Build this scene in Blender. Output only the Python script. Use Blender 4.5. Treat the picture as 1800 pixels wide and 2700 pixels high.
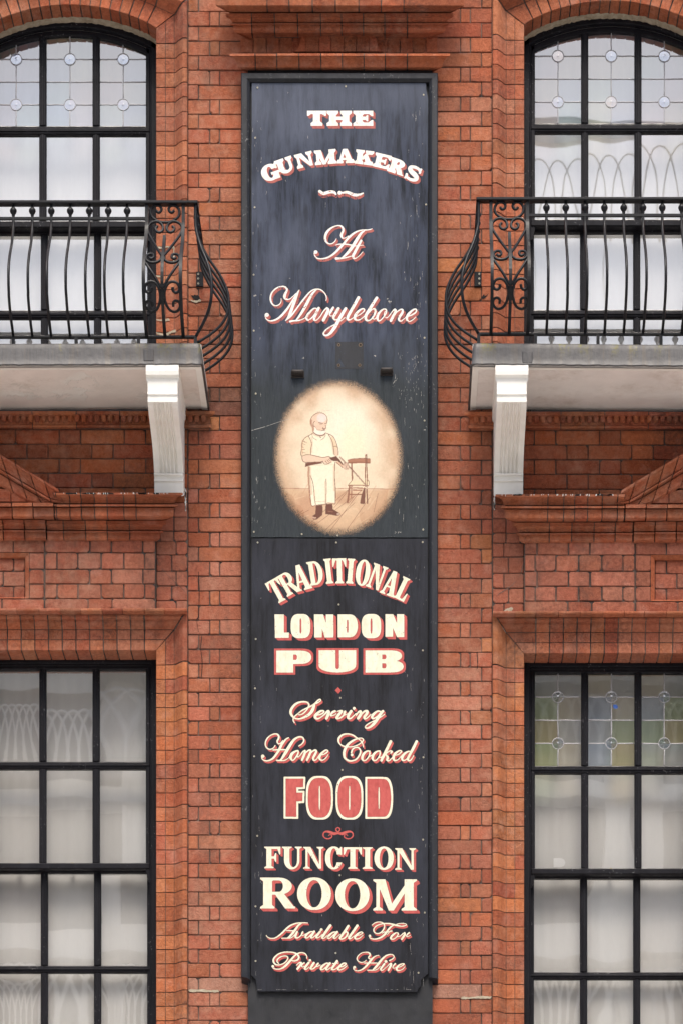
import bpy, bmesh, math, random
import numpy as np
random.seed(7)
RNG = np.random.default_rng(11)
R = math.radians
scene = bpy.context.scene
for o in list(bpy.data.objects):
    bpy.data.objects.remove(o)

# ------------------------------------------------------------------ camera, sky, sun, exposure
# The facade is measured in units of 2 mm ("px" = 1/1800 of the photo width at the wall plane).
S = 0.002          # metres per unit on the wall plane
UC, VH = 1040.0, 4400.0   # foot of the camera axis on the wall, eye level
D = 16.0           # camera distance to the wall plane
CZ = 1.6           # eye height
cam = bpy.data.cameras.new('camera')
camo = bpy.data.objects.new('camera', cam)
scene.collection.objects.link(camo)
camo.location = (0, -D, CZ)
camo.rotation_euler = (R(90), 0, 0)
cam.sensor_fit = 'VERTICAL'
cam.sensor_height = 36.0
cam.sensor_width = 24.0
cam.lens = 36.0 * D / (2700 * S)
cam.shift_x = (900 - UC) / 2700
cam.shift_y = (VH - 1350) / 2700
cam.clip_start = 0.1
cam.clip_end = 2000
scene.camera = camo

SUN_EL, SUN_AZ = 60.0, 176.0      # bright overcast: a wide, high, soft sun
w = bpy.data.worlds.new('World')
scene.world = w
w.use_nodes = True
nt = w.node_tree
bg = nt.nodes['Background']
sky = nt.nodes.new('ShaderNodeTexSky')
sky.sky_type = 'NISHITA'
sky.sun_disc = False
sky.sun_elevation = R(SUN_EL)
sky.sun_rotation = R(SUN_AZ)
sky.air_density = 1.0
sky.dust_density = 4.0
sky.ozone_density = 1.0
hsv = nt.nodes.new('ShaderNodeHueSaturation')
hsv.inputs['Saturation'].default_value = 0.6
hsv.inputs['Value'].default_value = 1.0
nt.links.new(sky.outputs[0], hsv.inputs['Color'])
nt.links.new(hsv.outputs[0], bg.inputs['Color'])
bg.inputs['Strength'].default_value = 0.105

sun = bpy.data.lights.new('sun', 'SUN')
sun.energy = 1.5
sun.angle = R(22)
sun.color = (1.0, 0.91, 0.79)
suno = bpy.data.objects.new('sun', sun)
scene.collection.objects.link(suno)
suno.rotation_euler = (R(90 - SUN_EL), 0, R(180 - SUN_AZ))
suno.location = (0, -30, 40)

scene.view_settings.view_transform = 'Standard'
scene.view_settings.look = 'None'
scene.view_settings.gamma = 1.0
scene.view_settings.exposure = 1.1

# ------------------------------------------------------------------ helpers
def X(u, d=0.0): return (u - UC) * S * (1 - d / D)
def Z(v, d=0.0): return CZ + (VH - v) * S * (1 - d / D)
def P(u, v, d, r=None):
    r = d if r is None else r
    return (X(u, r), -d, Z(v, r))

ORG = {}   # world origin of every object
def link(o, parent=None):
    scene.collection.objects.link(o)
    if parent is not None:
        o.parent = parent
def tag(o, label=None, cat=None, group=None, kind=None):
    if label: o['label'] = label
    if cat: o['category'] = cat
    if group: o['group'] = group
    if kind: o['kind'] = kind
    return o
def thing(name, loc, label, cat, group=None, kind=None):
    o = bpy.data.objects.new(name, None)
    o.location = loc
    o.empty_display_size = 0.2
    link(o)
    ORG[o.name] = tuple(loc)
    return tag(o, label, cat, group, kind)

class MB:
    """collects geometry; build() links it as ONE mesh object"""
    def __init__(s):
        s.v = []; s.f = []; s.m = []; s.c = []; s.smooth = []
    def vert(s, p, c=(1, 1, 1, 1)):
        s.v.append(tuple(p)); s.c.append(c); return len(s.v) - 1
    def face(s, idx, m=0, sm=False):
        s.f.append(tuple(idx)); s.m.append(m); s.smooth.append(sm)
    def poly(s, pts, m=0, c=(1, 1, 1, 1), sm=False):
        s.face([s.vert(p, c) for p in pts], m, sm)
    def box(s, x0, x1, y0, y1, z0, z1, m=0, c=(1, 1, 1, 1), bev=0.0):
        """axis box; optional chamfer of the edges facing the street (-y)"""
        x0, x1 = min(x0, x1), max(x0, x1); y0, y1 = min(y0, y1), max(y0, y1); z0, z1 = min(z0, z1), max(z0, z1)
        b = min(bev, (x1 - x0) * .45, (z1 - z0) * .45, (y1 - y0) * .9)
        if b <= 0:
            q = [s.vert(p, c) for p in ((x0,y0,z0),(x1,y0,z0),(x1,y0,z1),(x0,y0,z1),(x0,y1,z0),(x1,y1,z0),(x1,y1,z1),(x0,y1,z1))]
            for f in ((0,1,2,3),(5,4,7,6),(4,0,3,7),(1,5,6,2),(3,2,6,7),(4,5,1,0)):
                s.face([q[i] for i in f], m)
            return
        r0 = [s.vert(p, c) for p in ((x0+b,y0,z0+b),(x1-b,y0,z0+b),(x1-b,y0,z1-b),(x0+b,y0,z1-b))]
        r1 = [s.vert(p, c) for p in ((x0,y0+b,z0),(x1,y0+b,z0),(x1,y0+b,z1),(x0,y0+b,z1))]
        r2 = [s.vert(p, c) for p in ((x0,y1,z0),(x1,y1,z0),(x1,y1,z1),(x0,y1,z1))]
        s.face(r0, m)
        for a, bb in ((r0, r1), (r1, r2)):
            for i in range(4):
                j = (i + 1) % 4
                s.face((a[i], bb[i], bb[j], a[j]), m)
        s.face(r2[::-1], m)
    def strip(s, A, B, m=0, c=(1,1,1,1), sm=False):
        """quads between two point rows"""
        a = [s.vert(p, c) for p in A]; b = [s.vert(p, c) for p in B]
        for i in range(len(a) - 1):
            s.face((a[i], a[i+1], b[i+1], b[i]), m, sm)
    def grid(s, rows, m=0, c=(1,1,1,1), sm=True, closed=False):
        ids = [[s.vert(p, c) for p in r] for r in rows]
        for i in range(len(ids) - 1):
            n = len(ids[i])
            for j in range(n if closed else n - 1):
                k = (j + 1) % n
                s.face((ids[i][j], ids[i][k], ids[i+1][k], ids[i+1][j]), m, sm)
        return ids
    def tube(s, pts, rad, m=0, n=8, sq=False, c=(1,1,1,1), cap=True):
        """round or square bar along a polyline; rad number or list"""
        pts = [np.array(p, float) for p in pts]
        k = len(pts)
        rad = [rad] * k if not hasattr(rad, '__len__') else list(rad)
        rows = []
        up = None
        for i in range(k):
            t = pts[min(i+1, k-1)] - pts[max(i-1, 0)]
            t = t / (np.linalg.norm(t) + 1e-12)
            if up is None:
                ref = np.array((0, 1, 0.)) if abs(t[1]) < .9 else np.array((1., 0, 0))
                a = np.cross(t, ref)
            else:
                a = up - t * np.dot(up, t)
            a = a / (np.linalg.norm(a) + 1e-12); b = np.cross(t, a); up = a
            if sq:
                ring = [pts[i] + rad[i] * (a * x + b * y) for x, y in ((-1,-1),(1,-1),(1,1),(-1,1))]
            else:
                ring = [pts[i] + rad[i] * (a * math.cos(2*math.pi*j/n) + b * math.sin(2*math.pi*j/n)) for j in range(n)]
            rows.append(ring)
        ids = s.grid(rows, m, c, sm=not sq, closed=True)
        if cap:
            s.face(ids[0][::-1], m); s.face(ids[-1], m)
    def lathe(s, cx, cy, prof, m=0, n=12, c=(1,1,1,1)):
        """prof: (radius, z) about a vertical axis"""
        s.grid([[(cx + r*math.cos(2*math.pi*j/n), cy + r*math.sin(2*math.pi*j/n), z) for j in range(n)] for r, z in prof], m, c, True, True)
    def build(s, name, mats, parent=None, origin=None, flip=False):
        if flip: s.f = [tuple(reversed(f)) for f in s.f]
        org = origin if origin is not None else (ORG[parent.name] if parent is not None else (0, 0, 0))
        me = bpy.data.meshes.new(name)
        arr = np.array(s.v, float).reshape(-1, 3) - np.array(org)
        me.from_pydata(arr.tolist(), [], s.f)
        if not isinstance(mats, (list, tuple)): mats = [mats]
        for mt in mats: me.materials.append(mt)
        me.polygons.foreach_set('material_index', s.m)
        me.polygons.foreach_set('use_smooth', s.smooth)
        at = me.color_attributes.new('Col', 'FLOAT_COLOR', 'POINT')
        at.data.foreach_set('color', np.array(s.c, dtype=np.float32).ravel())
        me.update()
        o = bpy.data.objects.new(name, me)
        if parent is None: o.location = org
        link(o, parent)
        ORG[o.name] = tuple(org)
        return o

def lin(r, g, b):
    f = lambda x: ((x/255+.055)/1.055)**2.4 if x > 10 else x/255/12.92
    return (f(r), f(g), f(b))
def catmull(pts, step=0.06):
    """smooth curve through points of any dimension"""
    p = np.array(pts, float)
    if len(p) < 3:
        n = 12
        return np.array([p[0] + (p[-1]-p[0]) * t for t in np.linspace(0, 1, n)])
    q = np.vstack([2*p[0]-p[1], p, 2*p[-1]-p[-2]])
    out = []
    for i in range(1, len(q)-2):
        a, b, c_, d_ = q[i-1], q[i], q[i+1], q[i+2]
        n = max(2, int(1/step))
        for k in range(n):
            t = k / n
            out.append(.5*((2*b)+(-a+c_)*t+(2*a-5*b+4*c_-d_)*t*t+(-a+3*b-3*c_+d_)*t**3))
    out.append(p[-1])
    return np.array(out)

# ------------------------------------------------------------------ materials
class NT:
    def __init__(s, name):
        s.mat = bpy.data.materials.new(name); s.mat.use_nodes = True
        s.t = s.mat.node_tree; s.n = s.t.nodes
        s.b = s.n['Principled BSDF']
        s.geo = s.n.new('ShaderNodeNewGeometry')
    def link(s, a, b): s.t.links.new(a, b)
    def pos(s, sx=1, sy=1, sz=1):
        m = s.n.new('ShaderNodeMapping'); m.inputs['Scale'].default_value = (sx, sy, sz)
        s.link(s.geo.outputs['Position'], m.inputs['Vector']); return m.outputs[0]
    def noise(s, scale, detail=4, rough=.55, vec=None):
        n = s.n.new('ShaderNodeTexNoise'); n.inputs['Scale'].default_value = scale
        n.inputs['Detail'].default_value = detail; n.inputs['Roughness'].default_value = rough
        s.link(vec if vec is not None else s.geo.outputs['Position'], n.inputs['Vector']); return n.outputs['Fac']
    def vor(s, scale, vec=None):
        n = s.n.new('ShaderNodeTexVoronoi'); n.inputs['Scale'].default_value = scale
        s.link(vec if vec is not None else s.geo.outputs['Position'], n.inputs['Vector']); return n.outputs['Distance']
    def ramp(s, x, a, b, lo=0.0, hi=1.0):
        n = s.n.new('ShaderNodeMapRange'); n.inputs[1].default_value = a; n.inputs[2].default_value = b
        n.inputs[3].default_value = lo; n.inputs[4].default_value = hi; n.clamp = True
        s.link(x, n.inputs[0]); return n.outputs[0]
    def math(s, op, a, b):
        n = s.n.new('ShaderNodeMath'); n.operation = op
        for i, x in enumerate((a, b)):
            if isinstance(x, (int, float)): n.inputs[i].default_value = x
            else: s.link(x, n.inputs[i])
        return n.outputs[0]
    def mix(s, fac, a, b, mode='MIX'):
        n = s.n.new('ShaderNodeMixRGB'); n.blend_type = mode
        for i, x in ((0, fac), (1, a), (2, b)):
            if isinstance(x, (int, float)): n.inputs[i].default_value = x
            elif isinstance(x, tuple): n.inputs[i].default_value = (*x[:3], 1)
            else: s.link(x, n.inputs[i])
        return n.outputs[0]
    def attr(s):
        n = s.n.new('ShaderNodeVertexColor'); n.layer_name = 'Col'; return n
    def bump(s, h, dist, strength=1.0):
        n = s.n.new('ShaderNodeBump'); n.inputs['Distance'].default_value = dist; n.inputs['Strength'].default_value = strength
        s.link(h, n.inputs['Height']); s.link(n.outputs[0], s.b.inputs['Normal']); return n.outputs[0]
    def col(s, x):
        if isinstance(x, tuple): s.b.inputs['Base Color'].default_value = (*x, 1)
        else: s.link(x, s.b.inputs['Base Color'])
    def rough(s, x):
        if isinstance(x, (int, float)): s.b.inputs['Roughness'].default_value = x
        else: s.link(x, s.b.inputs['Roughness'])
    def spec(s, x): s.b.inputs['Specular IOR Level'].default_value = x

def mat_brick():
    n = NT('brick')
    a = n.attr()
    g1 = n.noise(55, 6, .7); g2 = n.noise(9, 5, .6); g3 = n.noise(150, 3, .6); g4 = n.noise(3.1, 4, .6)
    c = n.mix(n.ramp(g1, .36, .64, .0, .7), a.outputs[0], n.mix(1.0, a.outputs[0], (.62, .52, .48), 'MULTIPLY'))
    c = n.mix(n.ramp(g3, .52, .75, 0, .35), c, (.62, .24, .14))
    c = n.mix(n.ramp(g2, .55, .78, 0, .42), c, (.56, .30, .23))           # pale bloom
    soot = n.math('MULTIPLY', n.ramp(g4, .48, .74), n.ramp(g1, .35, .65))
    c = n.mix(n.math('MULTIPLY', soot, .7), c, (.050, .038, .036))
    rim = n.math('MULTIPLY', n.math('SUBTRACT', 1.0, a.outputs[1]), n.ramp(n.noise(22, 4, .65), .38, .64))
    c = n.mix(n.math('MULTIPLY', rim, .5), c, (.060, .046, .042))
    ex = n.math('MULTIPLY', n.ramp(n.noise(17, 5, .7), .42, .68), n.ramp(n.noise(1.3, 4, .6), .40, .60))
    c = n.mix(n.math('MULTIPLY', ex, .5), c, (.50, .27, .18))
    st_ = n.math('MULTIPLY', n.ramp(n.noise(1.7, 5, .65, n.pos(2.2, 1, .6)), .52, .70), n.ramp(n.noise(26, 4, .7), .3, .6))
    c = n.mix(n.math('MULTIPLY', st_, .68), c, (.10, .058, .045))
    pit = n.ramp(n.vor(95), .05, .13, 1, 0)
    pit = n.math('MULTIPLY', pit, n.ramp(n.noise(31, 2), .55, .62))
    c = n.mix(n.math('MULTIPLY', pit, .75), c, (.03, .02, .02))
    fl = n.math('MULTIPLY', n.ramp(n.vor(37), .04, .09, 1, 0), n.ramp(n.noise(4.3, 3), .58, .66))
    c = n.mix(n.math('MULTIPLY', fl, .5), c, (.62, .52, .46))
    n.col(c); n.rough(.93); n.spec(.25)
    h = n.math('ADD', n.math('MULTIPLY', n.noise(120, 5, .7), .6), n.math('ADD', n.math('MULTIPLY', g1, .8), n.math('MULTIPLY', pit, -.6)))
    n.bump(h, .0075, .9)
    return n.mat
def mat_mortar():
    n = NT('mortar')
    c = n.mix(n.ramp(n.noise(14, 5), .35, .68), (.060, .052, .050), (.17, .125, .105))
    c = n.mix(n.ramp(n.noise(2.2, 3), .50, .66, 0, .6), c, (.30, .21, .17))
    c = n.mix(n.ramp(n.noise(90, 3), .58, .75, 0, .3), c, (.24, .2, .17))
    n.col(c); n.rough(.97); n.spec(.1)
    n.bump(n.noise(180, 4, .7), .004, .8)
    return n.mat
def mat_pale_mortar():
    n = NT('pale_mortar')
    n.col(n.mix(n.ramp(n.noise(40, 5), .3, .7), (.34, .28, .2), (.5, .44, .34))); n.rough(.95)
    n.bump(n.noise(160, 4), .004, .7)
    return n.mat
def mat_paint(name, base, var, rough=.45, streak=True, spec=.5, wear=0.0, wearcol=(.4,.4,.42), bump=.0012, bst=.5):
    n = NT(name)
    f = n.noise(6, 5, .6, n.pos(4, 4, .5)) if streak else n.noise(12, 5)
    c = n.mix(n.ramp(f, .35, .68), base, var)
    if wear > 0:
        wv = n.math('MULTIPLY', n.ramp(n.noise(70, 3, .6), .62, .68), n.ramp(n.noise(4, 3), .5, .65))
        c = n.mix(n.math('MULTIPLY', wv, wear), c, wearcol)
    n.col(c); n.spec(spec)
    n.rough(n.ramp(n.noise(20, 4), .3, .7, rough - .1, rough + .12))
    n.bump(n.noise(60, 5, .6, n.pos(2.5, 2.5, .5) if bst == .5 else None), bump, .7)
    return n.mat
def mat_panel(name, base, dark, pale, amt, fade=False):
    """weathered sign board: vertical streaks, scuffs and bleached patches of old paint"""
    n = NT(name)
    s1 = n.noise(9, 6, .65, n.pos(5, 1, .55)); s2 = n.noise(2.1, 4, .6, n.pos(2, 1, .7)); s3 = n.noise(30, 5, .7, n.pos(6, 1, .7))
    c = n.mix(n.ramp(s1, .44, .66, 0, .92), base, dark)
    c = n.mix(n.math('MULTIPLY', n.ramp(s2, .42, .72), amt), c, pale)
    c = n.mix(n.math('MULTIPLY', n.ramp(s3, .55, .75), .5), c, dark)
    if fade:    # the lower half, round the picture, was repainted in a greener black
        sx = n.n.new('ShaderNodeSeparateXYZ'); n.link(n.geo.outputs['Position'], sx.inputs[0])
        zz = n.math('ADD', sx.outputs[2], n.math('MULTIPLY', n.noise(2.5, 4), .5))
        c = n.mix(n.ramp(zz, Z(1050)+.25, Z(880)+.25, .88, 0), c, n.mix(n.ramp(s3, .4, .7), (.020, .026, .030), (.034, .042, .046)))
        c = n.mix(n.ramp(zz, Z(420)+.25, Z(230)+.25, 0, .4), c, (.13, .145, .19))
    sc = n.math('MULTIPLY', n.ramp(n.noise(60, 4, .7, n.pos(5, 1, .9)), .665, .70), n.ramp(n.noise(5, 3), .55, .63))
    c = n.mix(n.math('MULTIPLY', sc, .6), c, (.5, .47, .42))
    n.col(c); n.spec(.22); n.rough(n.ramp(s1, .3, .7, .5, .75))
    n.bump(n.noise(42, 6, .7, n.pos(7, 1, .45)), .0018, .8)
    return n.mat
def mat_letter(name, base, var):
    n = NT(name)
    c = n.mix(n.ramp(n.noise(26, 5, .65, n.pos(2, 1, 1)), .4, .7), base, var)
    n.col(c); n.rough(.6); n.spec(.3)
    n.bump(n.noise(42, 6, .7, n.pos(7, 1, .45)), .0012, .7)
    return n.mat
def mat_vcol(name):
    n = NT(name)
    a = n.attr()
    n.col(n.mix(n.ramp(n.noise(40, 5, .7, n.pos(3, 1, .6)), .35, .7, 0, .25), a.outputs[0], n.mix(1.0, a.outputs[0], (.8, .72, .66), 'MULTIPLY')))
    n.rough(.6); n.spec(.3)
    tr = n.n.new('ShaderNodeBsdfTransparent'); mx = n.n.new('ShaderNodeMixShader')
    n.link(a.outputs[1], mx.inputs[0]); n.link(tr.outputs[0], mx.inputs[1]); n.link(n.b.outputs[0], mx.inputs[2])
    n.link(mx.outputs[0], n.n['Material Output'].inputs['Surface'])
    return n.mat
def mat_lead():
    n = NT('lead_sheet')
    st = n.noise(10, 5, .65, n.pos(6, 1, .7))
    c = n.mix(n.ramp(st, .35, .7), (.055, .053, .058), (.115, .112, .115))
    c = n.mix(n.math('MULTIPLY', n.ramp(n.noise(5, 3), .5, .7), .6), c, (.035, .032, .033))
    a = n.attr()     # red channel: how far the moss may grow (top edge)
    moss = n.math('MULTIPLY', n.ramp(n.noise(3.4, 4, .75, n.pos(3, 1, .3)), .53, .60), n.ramp(n.noise(70, 4, .7), .42, .58))
    moss = n.math('MULTIPLY', moss, a.outputs[0])
    c = n.mix(moss, c, (.13, .115, .02))
    rs = n.math('MULTIPLY', n.ramp(n.noise(5, 4, .7, n.pos(6, 1, .3)), .52, .66), .5)
    c = n.mix(rs, c, (.12, .09, .06))
    n.col(c); n.rough(n.ramp(st, .3, .7, .42, .62)); n.spec(.5)
    n.bump(n.noise(9, 5, .6), .006, .8)
    return n.mat
def mat_soffit(name, base, flake):
    n = NT(name)
    fl = n.math('MULTIPLY', n.ramp(n.noise(7, 6, .7), .53, .545), n.ramp(n.noise(2.2, 2, .5), .5, .56))
    c = n.mix(n.ramp(n.noise(5, 5, .6), .3, .7), base, tuple(x*.86 for x in base))
    c = n.mix(n.math('MULTIPLY', fl, flake), c, (.80, .77, .73))
    c = n.mix(n.math('MULTIPLY', n.math('MULTIPLY', n.ramp(n.noise(2.6, 5, .7), .54, .66), n.ramp(n.noise(14, 4, .7), .35, .65)), .4), c, (.42, .33, .26))
    n.col(c); n.rough(.7)
    h = n.math('ADD', n.math('MULTIPLY', fl, flake), n.math('MULTIPLY', n.noise(30, 5, .65, n.pos(1, 3, 1)), .6))
    n.bump(h, .003, .8)
    return n.mat
def mat_glass(name, tint=(1, 1, 1), refl=.14, wav=.0006):
    n = NT(name)
    n.n.remove(n.b)
    tr = n.n.new('ShaderNodeBsdfTransparent'); tr.inputs[0].default_value = (*tint, 1)
    gl = n.n.new('ShaderNodeBsdfGlossy'); gl.inputs['Roughness'].default_value = .012
    gl.inputs['Color'].default_value = (1, 1, 1, 1)
    bp = n.n.new('ShaderNodeBump'); bp.inputs['Distance'].default_value = wav; bp.inputs['Strength'].default_value = 1
    n.link(n.noise(2.6, 2, .4), bp.inputs['Height']); n.link(bp.outputs[0], gl.inputs['Normal'])
    lw = n.n.new('ShaderNodeFresnel'); lw.inputs['IOR'].default_value = 1.45
    f = n.math('ADD', lw.outputs[0], refl - .04)
    mx = n.n.new('ShaderNodeMixShader')
    n.link(f, mx.inputs[0]); n.link(tr.outputs[0], mx.inputs[1]); n.link(gl.outputs[0], mx.inputs[2])
    n.link(mx.outputs[0], n.n['Material Output'].inputs['Surface'])
    return n.mat
def mat_cloth(name, base):
    n = NT(name)
    wv = n.noise(120, 3, .6, n.pos(1, 1, .25))
    c = n.mix(n.ramp(n.noise(1.6, 3, .5, n.pos(1.5, 1, .6)), .3, .7), base, tuple(x*.93 for x in base))
    c = n.mix(n.ramp(wv, .4, .7, 0, .10), c, tuple(x*.7 for x in base))
    n.col(c); n.rough(.95); n.spec(.1)
    return n.mat
def mat_plain(name, base, rough=.5, metal=0.0, var=.25, scale=20):
    n = NT(name)
    n.col(n.mix(n.ramp(n.noise(scale, 5), .3, .7), base, tuple(x*(1-var) for x in base)))
    n.rough(rough); n.b.inputs['Metallic'].default_value = metal
    n.bump(n.noise(scale*4, 4), .001, .5)
    return n.mat

M = dict(
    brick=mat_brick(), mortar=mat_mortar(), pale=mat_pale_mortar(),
    timber=mat_paint('black_timber', (.008, .008, .011), (.014, .014, .019), .52, True, .16, .3),
    iron=mat_paint('wrought_iron', (.0045, .005, .007), (.009, .010, .014), .45, False, .3, .3, (.06, .065, .08)),
    frame=mat_paint('sign_frame_paint', (.007, .008, .012), (.014, .016, .024), .5, True, .4, .45, (.30, .30, .31)),
    panel_up=mat_panel('weathered_blue_black_board', (.033, .042, .070), (.009, .011, .016), (.105, .122, .175), .68, True),
    panel_low=mat_panel('black_board', (.014, .015, .021), (.006, .006, .008), (.045, .050, .072), .55),
    backing=mat_paint('backing_board', (.016, .017, .020), (.024, .025, .030), .5, False, .4, .2, (.1, .1, .1)),
    white_old=mat_letter('old_white_letter_paint', lin(240, 238, 234), lin(226, 220, 206)),
    cream=mat_letter('cream_letter_paint', lin(234, 228, 206), lin(218, 209, 184)),
    red_old=mat_letter('faded_red_paint', lin(174, 96, 88), lin(150, 78, 72)),
    red=mat_letter('red_paint', lin(190, 90, 85), lin(170, 72, 69)),
    white=mat_paint('white_bracket_paint', (.90, .885, .85), (.84, .82, .77), .5, False, .4, .25, (.5, .44, .36), .0006, 1),
    soffit=mat_soffit('flaking_soffit_paint', (.86, .79, .74), 1.0),
    soffit2=mat_soffit('soffit_paint', (.88, .83, .80), .0),
    lead=mat_lead(),
    glass=mat_glass('window_glass', (1, 1, 1), .25, .0002), glass_up=mat_glass('upper_window_glass', (1, 1, 1), .28, .00012), 
    curtain=mat_cloth('white_net', (.62, .62, .615)),
    blind=mat_cloth('grey_white_blind', (.68, .67, .65)),
    came=mat_plain('lead_came', (.50, .50, .53), .5),
    steel=mat_plain('screw_steel', (.45, .42, .34), .4, .6),
    brass=mat_plain('brass', (.55, .42, .18), .4, .3),
    card=mat_plain('white_card', (.85, .85, .84), .7, 0, .04),
    rust=mat_plain('rusty_black_iron', (.03, .022, .02), .6, 0, .5, 60),
    ochre=mat_paint('picture', (.5,.4,.3), (.5,.4,.3)),
    painted=mat_vcol('painted_picture'),
    rim=mat_plain('rusty_bolt_rim', (.16, .11, .07), .8),
    soot=mat_plain('crack_soot', (.012, .010, .010), .95),
    stone=mat_plain('pale_stone', (.26, .25, .235), .8, 0, .12, 2),
    stone2=mat_plain('pale_cream_rib', (.84, .82, .77), .7, 0, .06, 2),
    asphalt=mat_plain('asphalt', (.40, .385, .365), .9, 0, .3, 30),
    paving=mat_plain('paving_slabs', (.60, .575, .54), .9, 0, .2, 5),
)

# ------------------------------------------------------------------ ground
g = MB(); g.box(-400, 400, -8.6, -1.6, -.30, -.12); road = tag(g.build('road', M['asphalt'], origin=(0, -5, -.12)), kind='structure')
g = MB(); g.box(-400, 400, -1.6, .6, -.30, 0, bev=.02); g.box(-400, 400, -29, -8.6, -.30, 0)
tag(g.build('pavement', M['paving'], origin=(0, -1, 0)), kind='structure')
g = MB(); g.box(-600, 600, -600, 600, -.6, -.31); tag(g.build('ground', M['asphalt'], origin=(0, 0, -.31)), kind='structure')

# ------------------------------------------------------------------ brick pub
pub = thing('brick_pub', (0, 0, 0), 'red brick public house front with arched windows, moulded brick cornices and white balcony brackets', 'building')
PAL = dict(
    pier=[(0.444, 0.138, 0.069), (0.416, 0.123, 0.064), (0.464, 0.154, 0.078), (0.397, 0.112, 0.062), (0.444, 0.154, 0.090), (0.435, 0.132, 0.066)],
    orange=[(0.492, 0.159, 0.066), (0.472, 0.148, 0.064), (0.511, 0.176, 0.069), (0.444, 0.127, 0.062), (0.481, 0.154, 0.066), (0.406, 0.114, 0.064)],
    pink=[(0.434, 0.142, 0.088), (0.394, 0.120, 0.070), (0.456, 0.162, 0.105), (0.416, 0.127, 0.075)],
    deep=[(0.416, 0.117, 0.048), (0.378, 0.102, 0.048), (0.444, 0.138, 0.061), (0.339, 0.090, 0.048)],
    mould=[(0.456, 0.128, 0.059), (0.427, 0.114, 0.053), (0.485, 0.147, 0.070), (0.446, 0.122, 0.059)])
def bcol(pal):
    c = random.choice(PAL[pal]); k = random.uniform(.78, 1.13); j = random.uniform(.94, 1.16)
    return (c[0]*k, c[1]*k*j, c[2]*k*j, 1)
def pcol(v, hi='pier', lo='pink'):
    """lower piers are pinker and more worn than the upper ones"""
    t = min(1, max(0, (v - 1000) / 700)) * .65
    return bcol(lo if random.random() < t else hi)

def brick(mb, um, vm, u0, u1, v0, v1, d, c, worn=.25, back=.012):
    """one brick: eight-cornered worn face, chamfer, sides"""
    j = lambda a: random.uniform(-a, a)
    d = d + j(.0016)
    def cut(): return random.uniform(2.5, 6.5) if random.random() < worn else random.uniform(.5, 1.6)
    cs = [cut() for _ in range(4)]
    mx = .3 * min(abs(u1-u0), abs(v1-v0)); cs = [min(x, mx) for x in cs]
    a, b, p, q = u0 + j(.5), u1 + j(.5), v0 + j(.5), v1 + j(.5)
    ring = [(a, p+cs[0]), (a+cs[0], p), (b-cs[1], p+j(.4)), (b, p+cs[1]), (b, q-cs[2]), (b-cs[2], q), (a+cs[3], q+j(.4)), (a, q-cs[3])]
    cu, cv = (a+b)/2, (p+q)/2
    ins = random.uniform(1.0, 1.7)
    sh = [(u + ins*(1 if u < cu else -1), v + ins*(1 if v < cv else -1)) for u, v in ring]
    tl, tw = j(.0012), j(.0008)
    R0 = [P(um(u), vm(v), d + tl*(u-cu)/50 + tw*(v-cv)/18, 0) for u, v in sh]
    R1 = [P(um(u), vm(v), d - .0025, 0) for u, v in ring]
    R2 = [P(um(u), vm(v), d - back, 0) for u, v in ring]
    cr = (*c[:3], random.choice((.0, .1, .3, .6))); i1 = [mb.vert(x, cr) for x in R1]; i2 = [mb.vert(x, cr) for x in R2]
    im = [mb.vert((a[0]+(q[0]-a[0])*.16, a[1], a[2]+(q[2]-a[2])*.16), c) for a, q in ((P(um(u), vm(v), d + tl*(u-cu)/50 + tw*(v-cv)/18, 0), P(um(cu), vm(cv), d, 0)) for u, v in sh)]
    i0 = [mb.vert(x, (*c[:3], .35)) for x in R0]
    mb.face(im)
    for k in range(8):
        l = (k+1) % 8
        mb.face((im[k], i0[k], i0[l], im[l]))
        mb.face((i0[k], i1[k], i1[l], i0[l])); mb.face((i1[k], i2[k], i2[l], i1[l]))
def plane(mb, um, vm, u0, u1, v0, v1, d, m=0):
    mb.poly([P(um(u), vm(v), d, 0) for u, v in ((u0, v1), (u1, v1), (u1, v0), (u0, v0))], m)
def flemish(mb, um, vm, u0, u1, joints, d, pal, off=128.6, j=2.2, skip=None):
    per, half = 171.4, 85.7
    for r in range(len(joints)-1):
        v0, v1 = joints[r] + j/2, joints[r+1] - j/2
        x = off - (half if r % 2 else 0)
        x -= per * math.ceil((x - u0) / per)
        while x < u1:
            for a, b in ((x, x+113), (x+115.3, x+169)):
                a, b = max(a, u0), min(b, u1)
                if b - a > 8 and not (skip and skip((a+b)/2, (v0+v1)/2)):
                    brick(mb, um, vm, a, b, v0, v1, d, pcol(v0) if pal is None else bcol(pal))
            x += per
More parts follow.
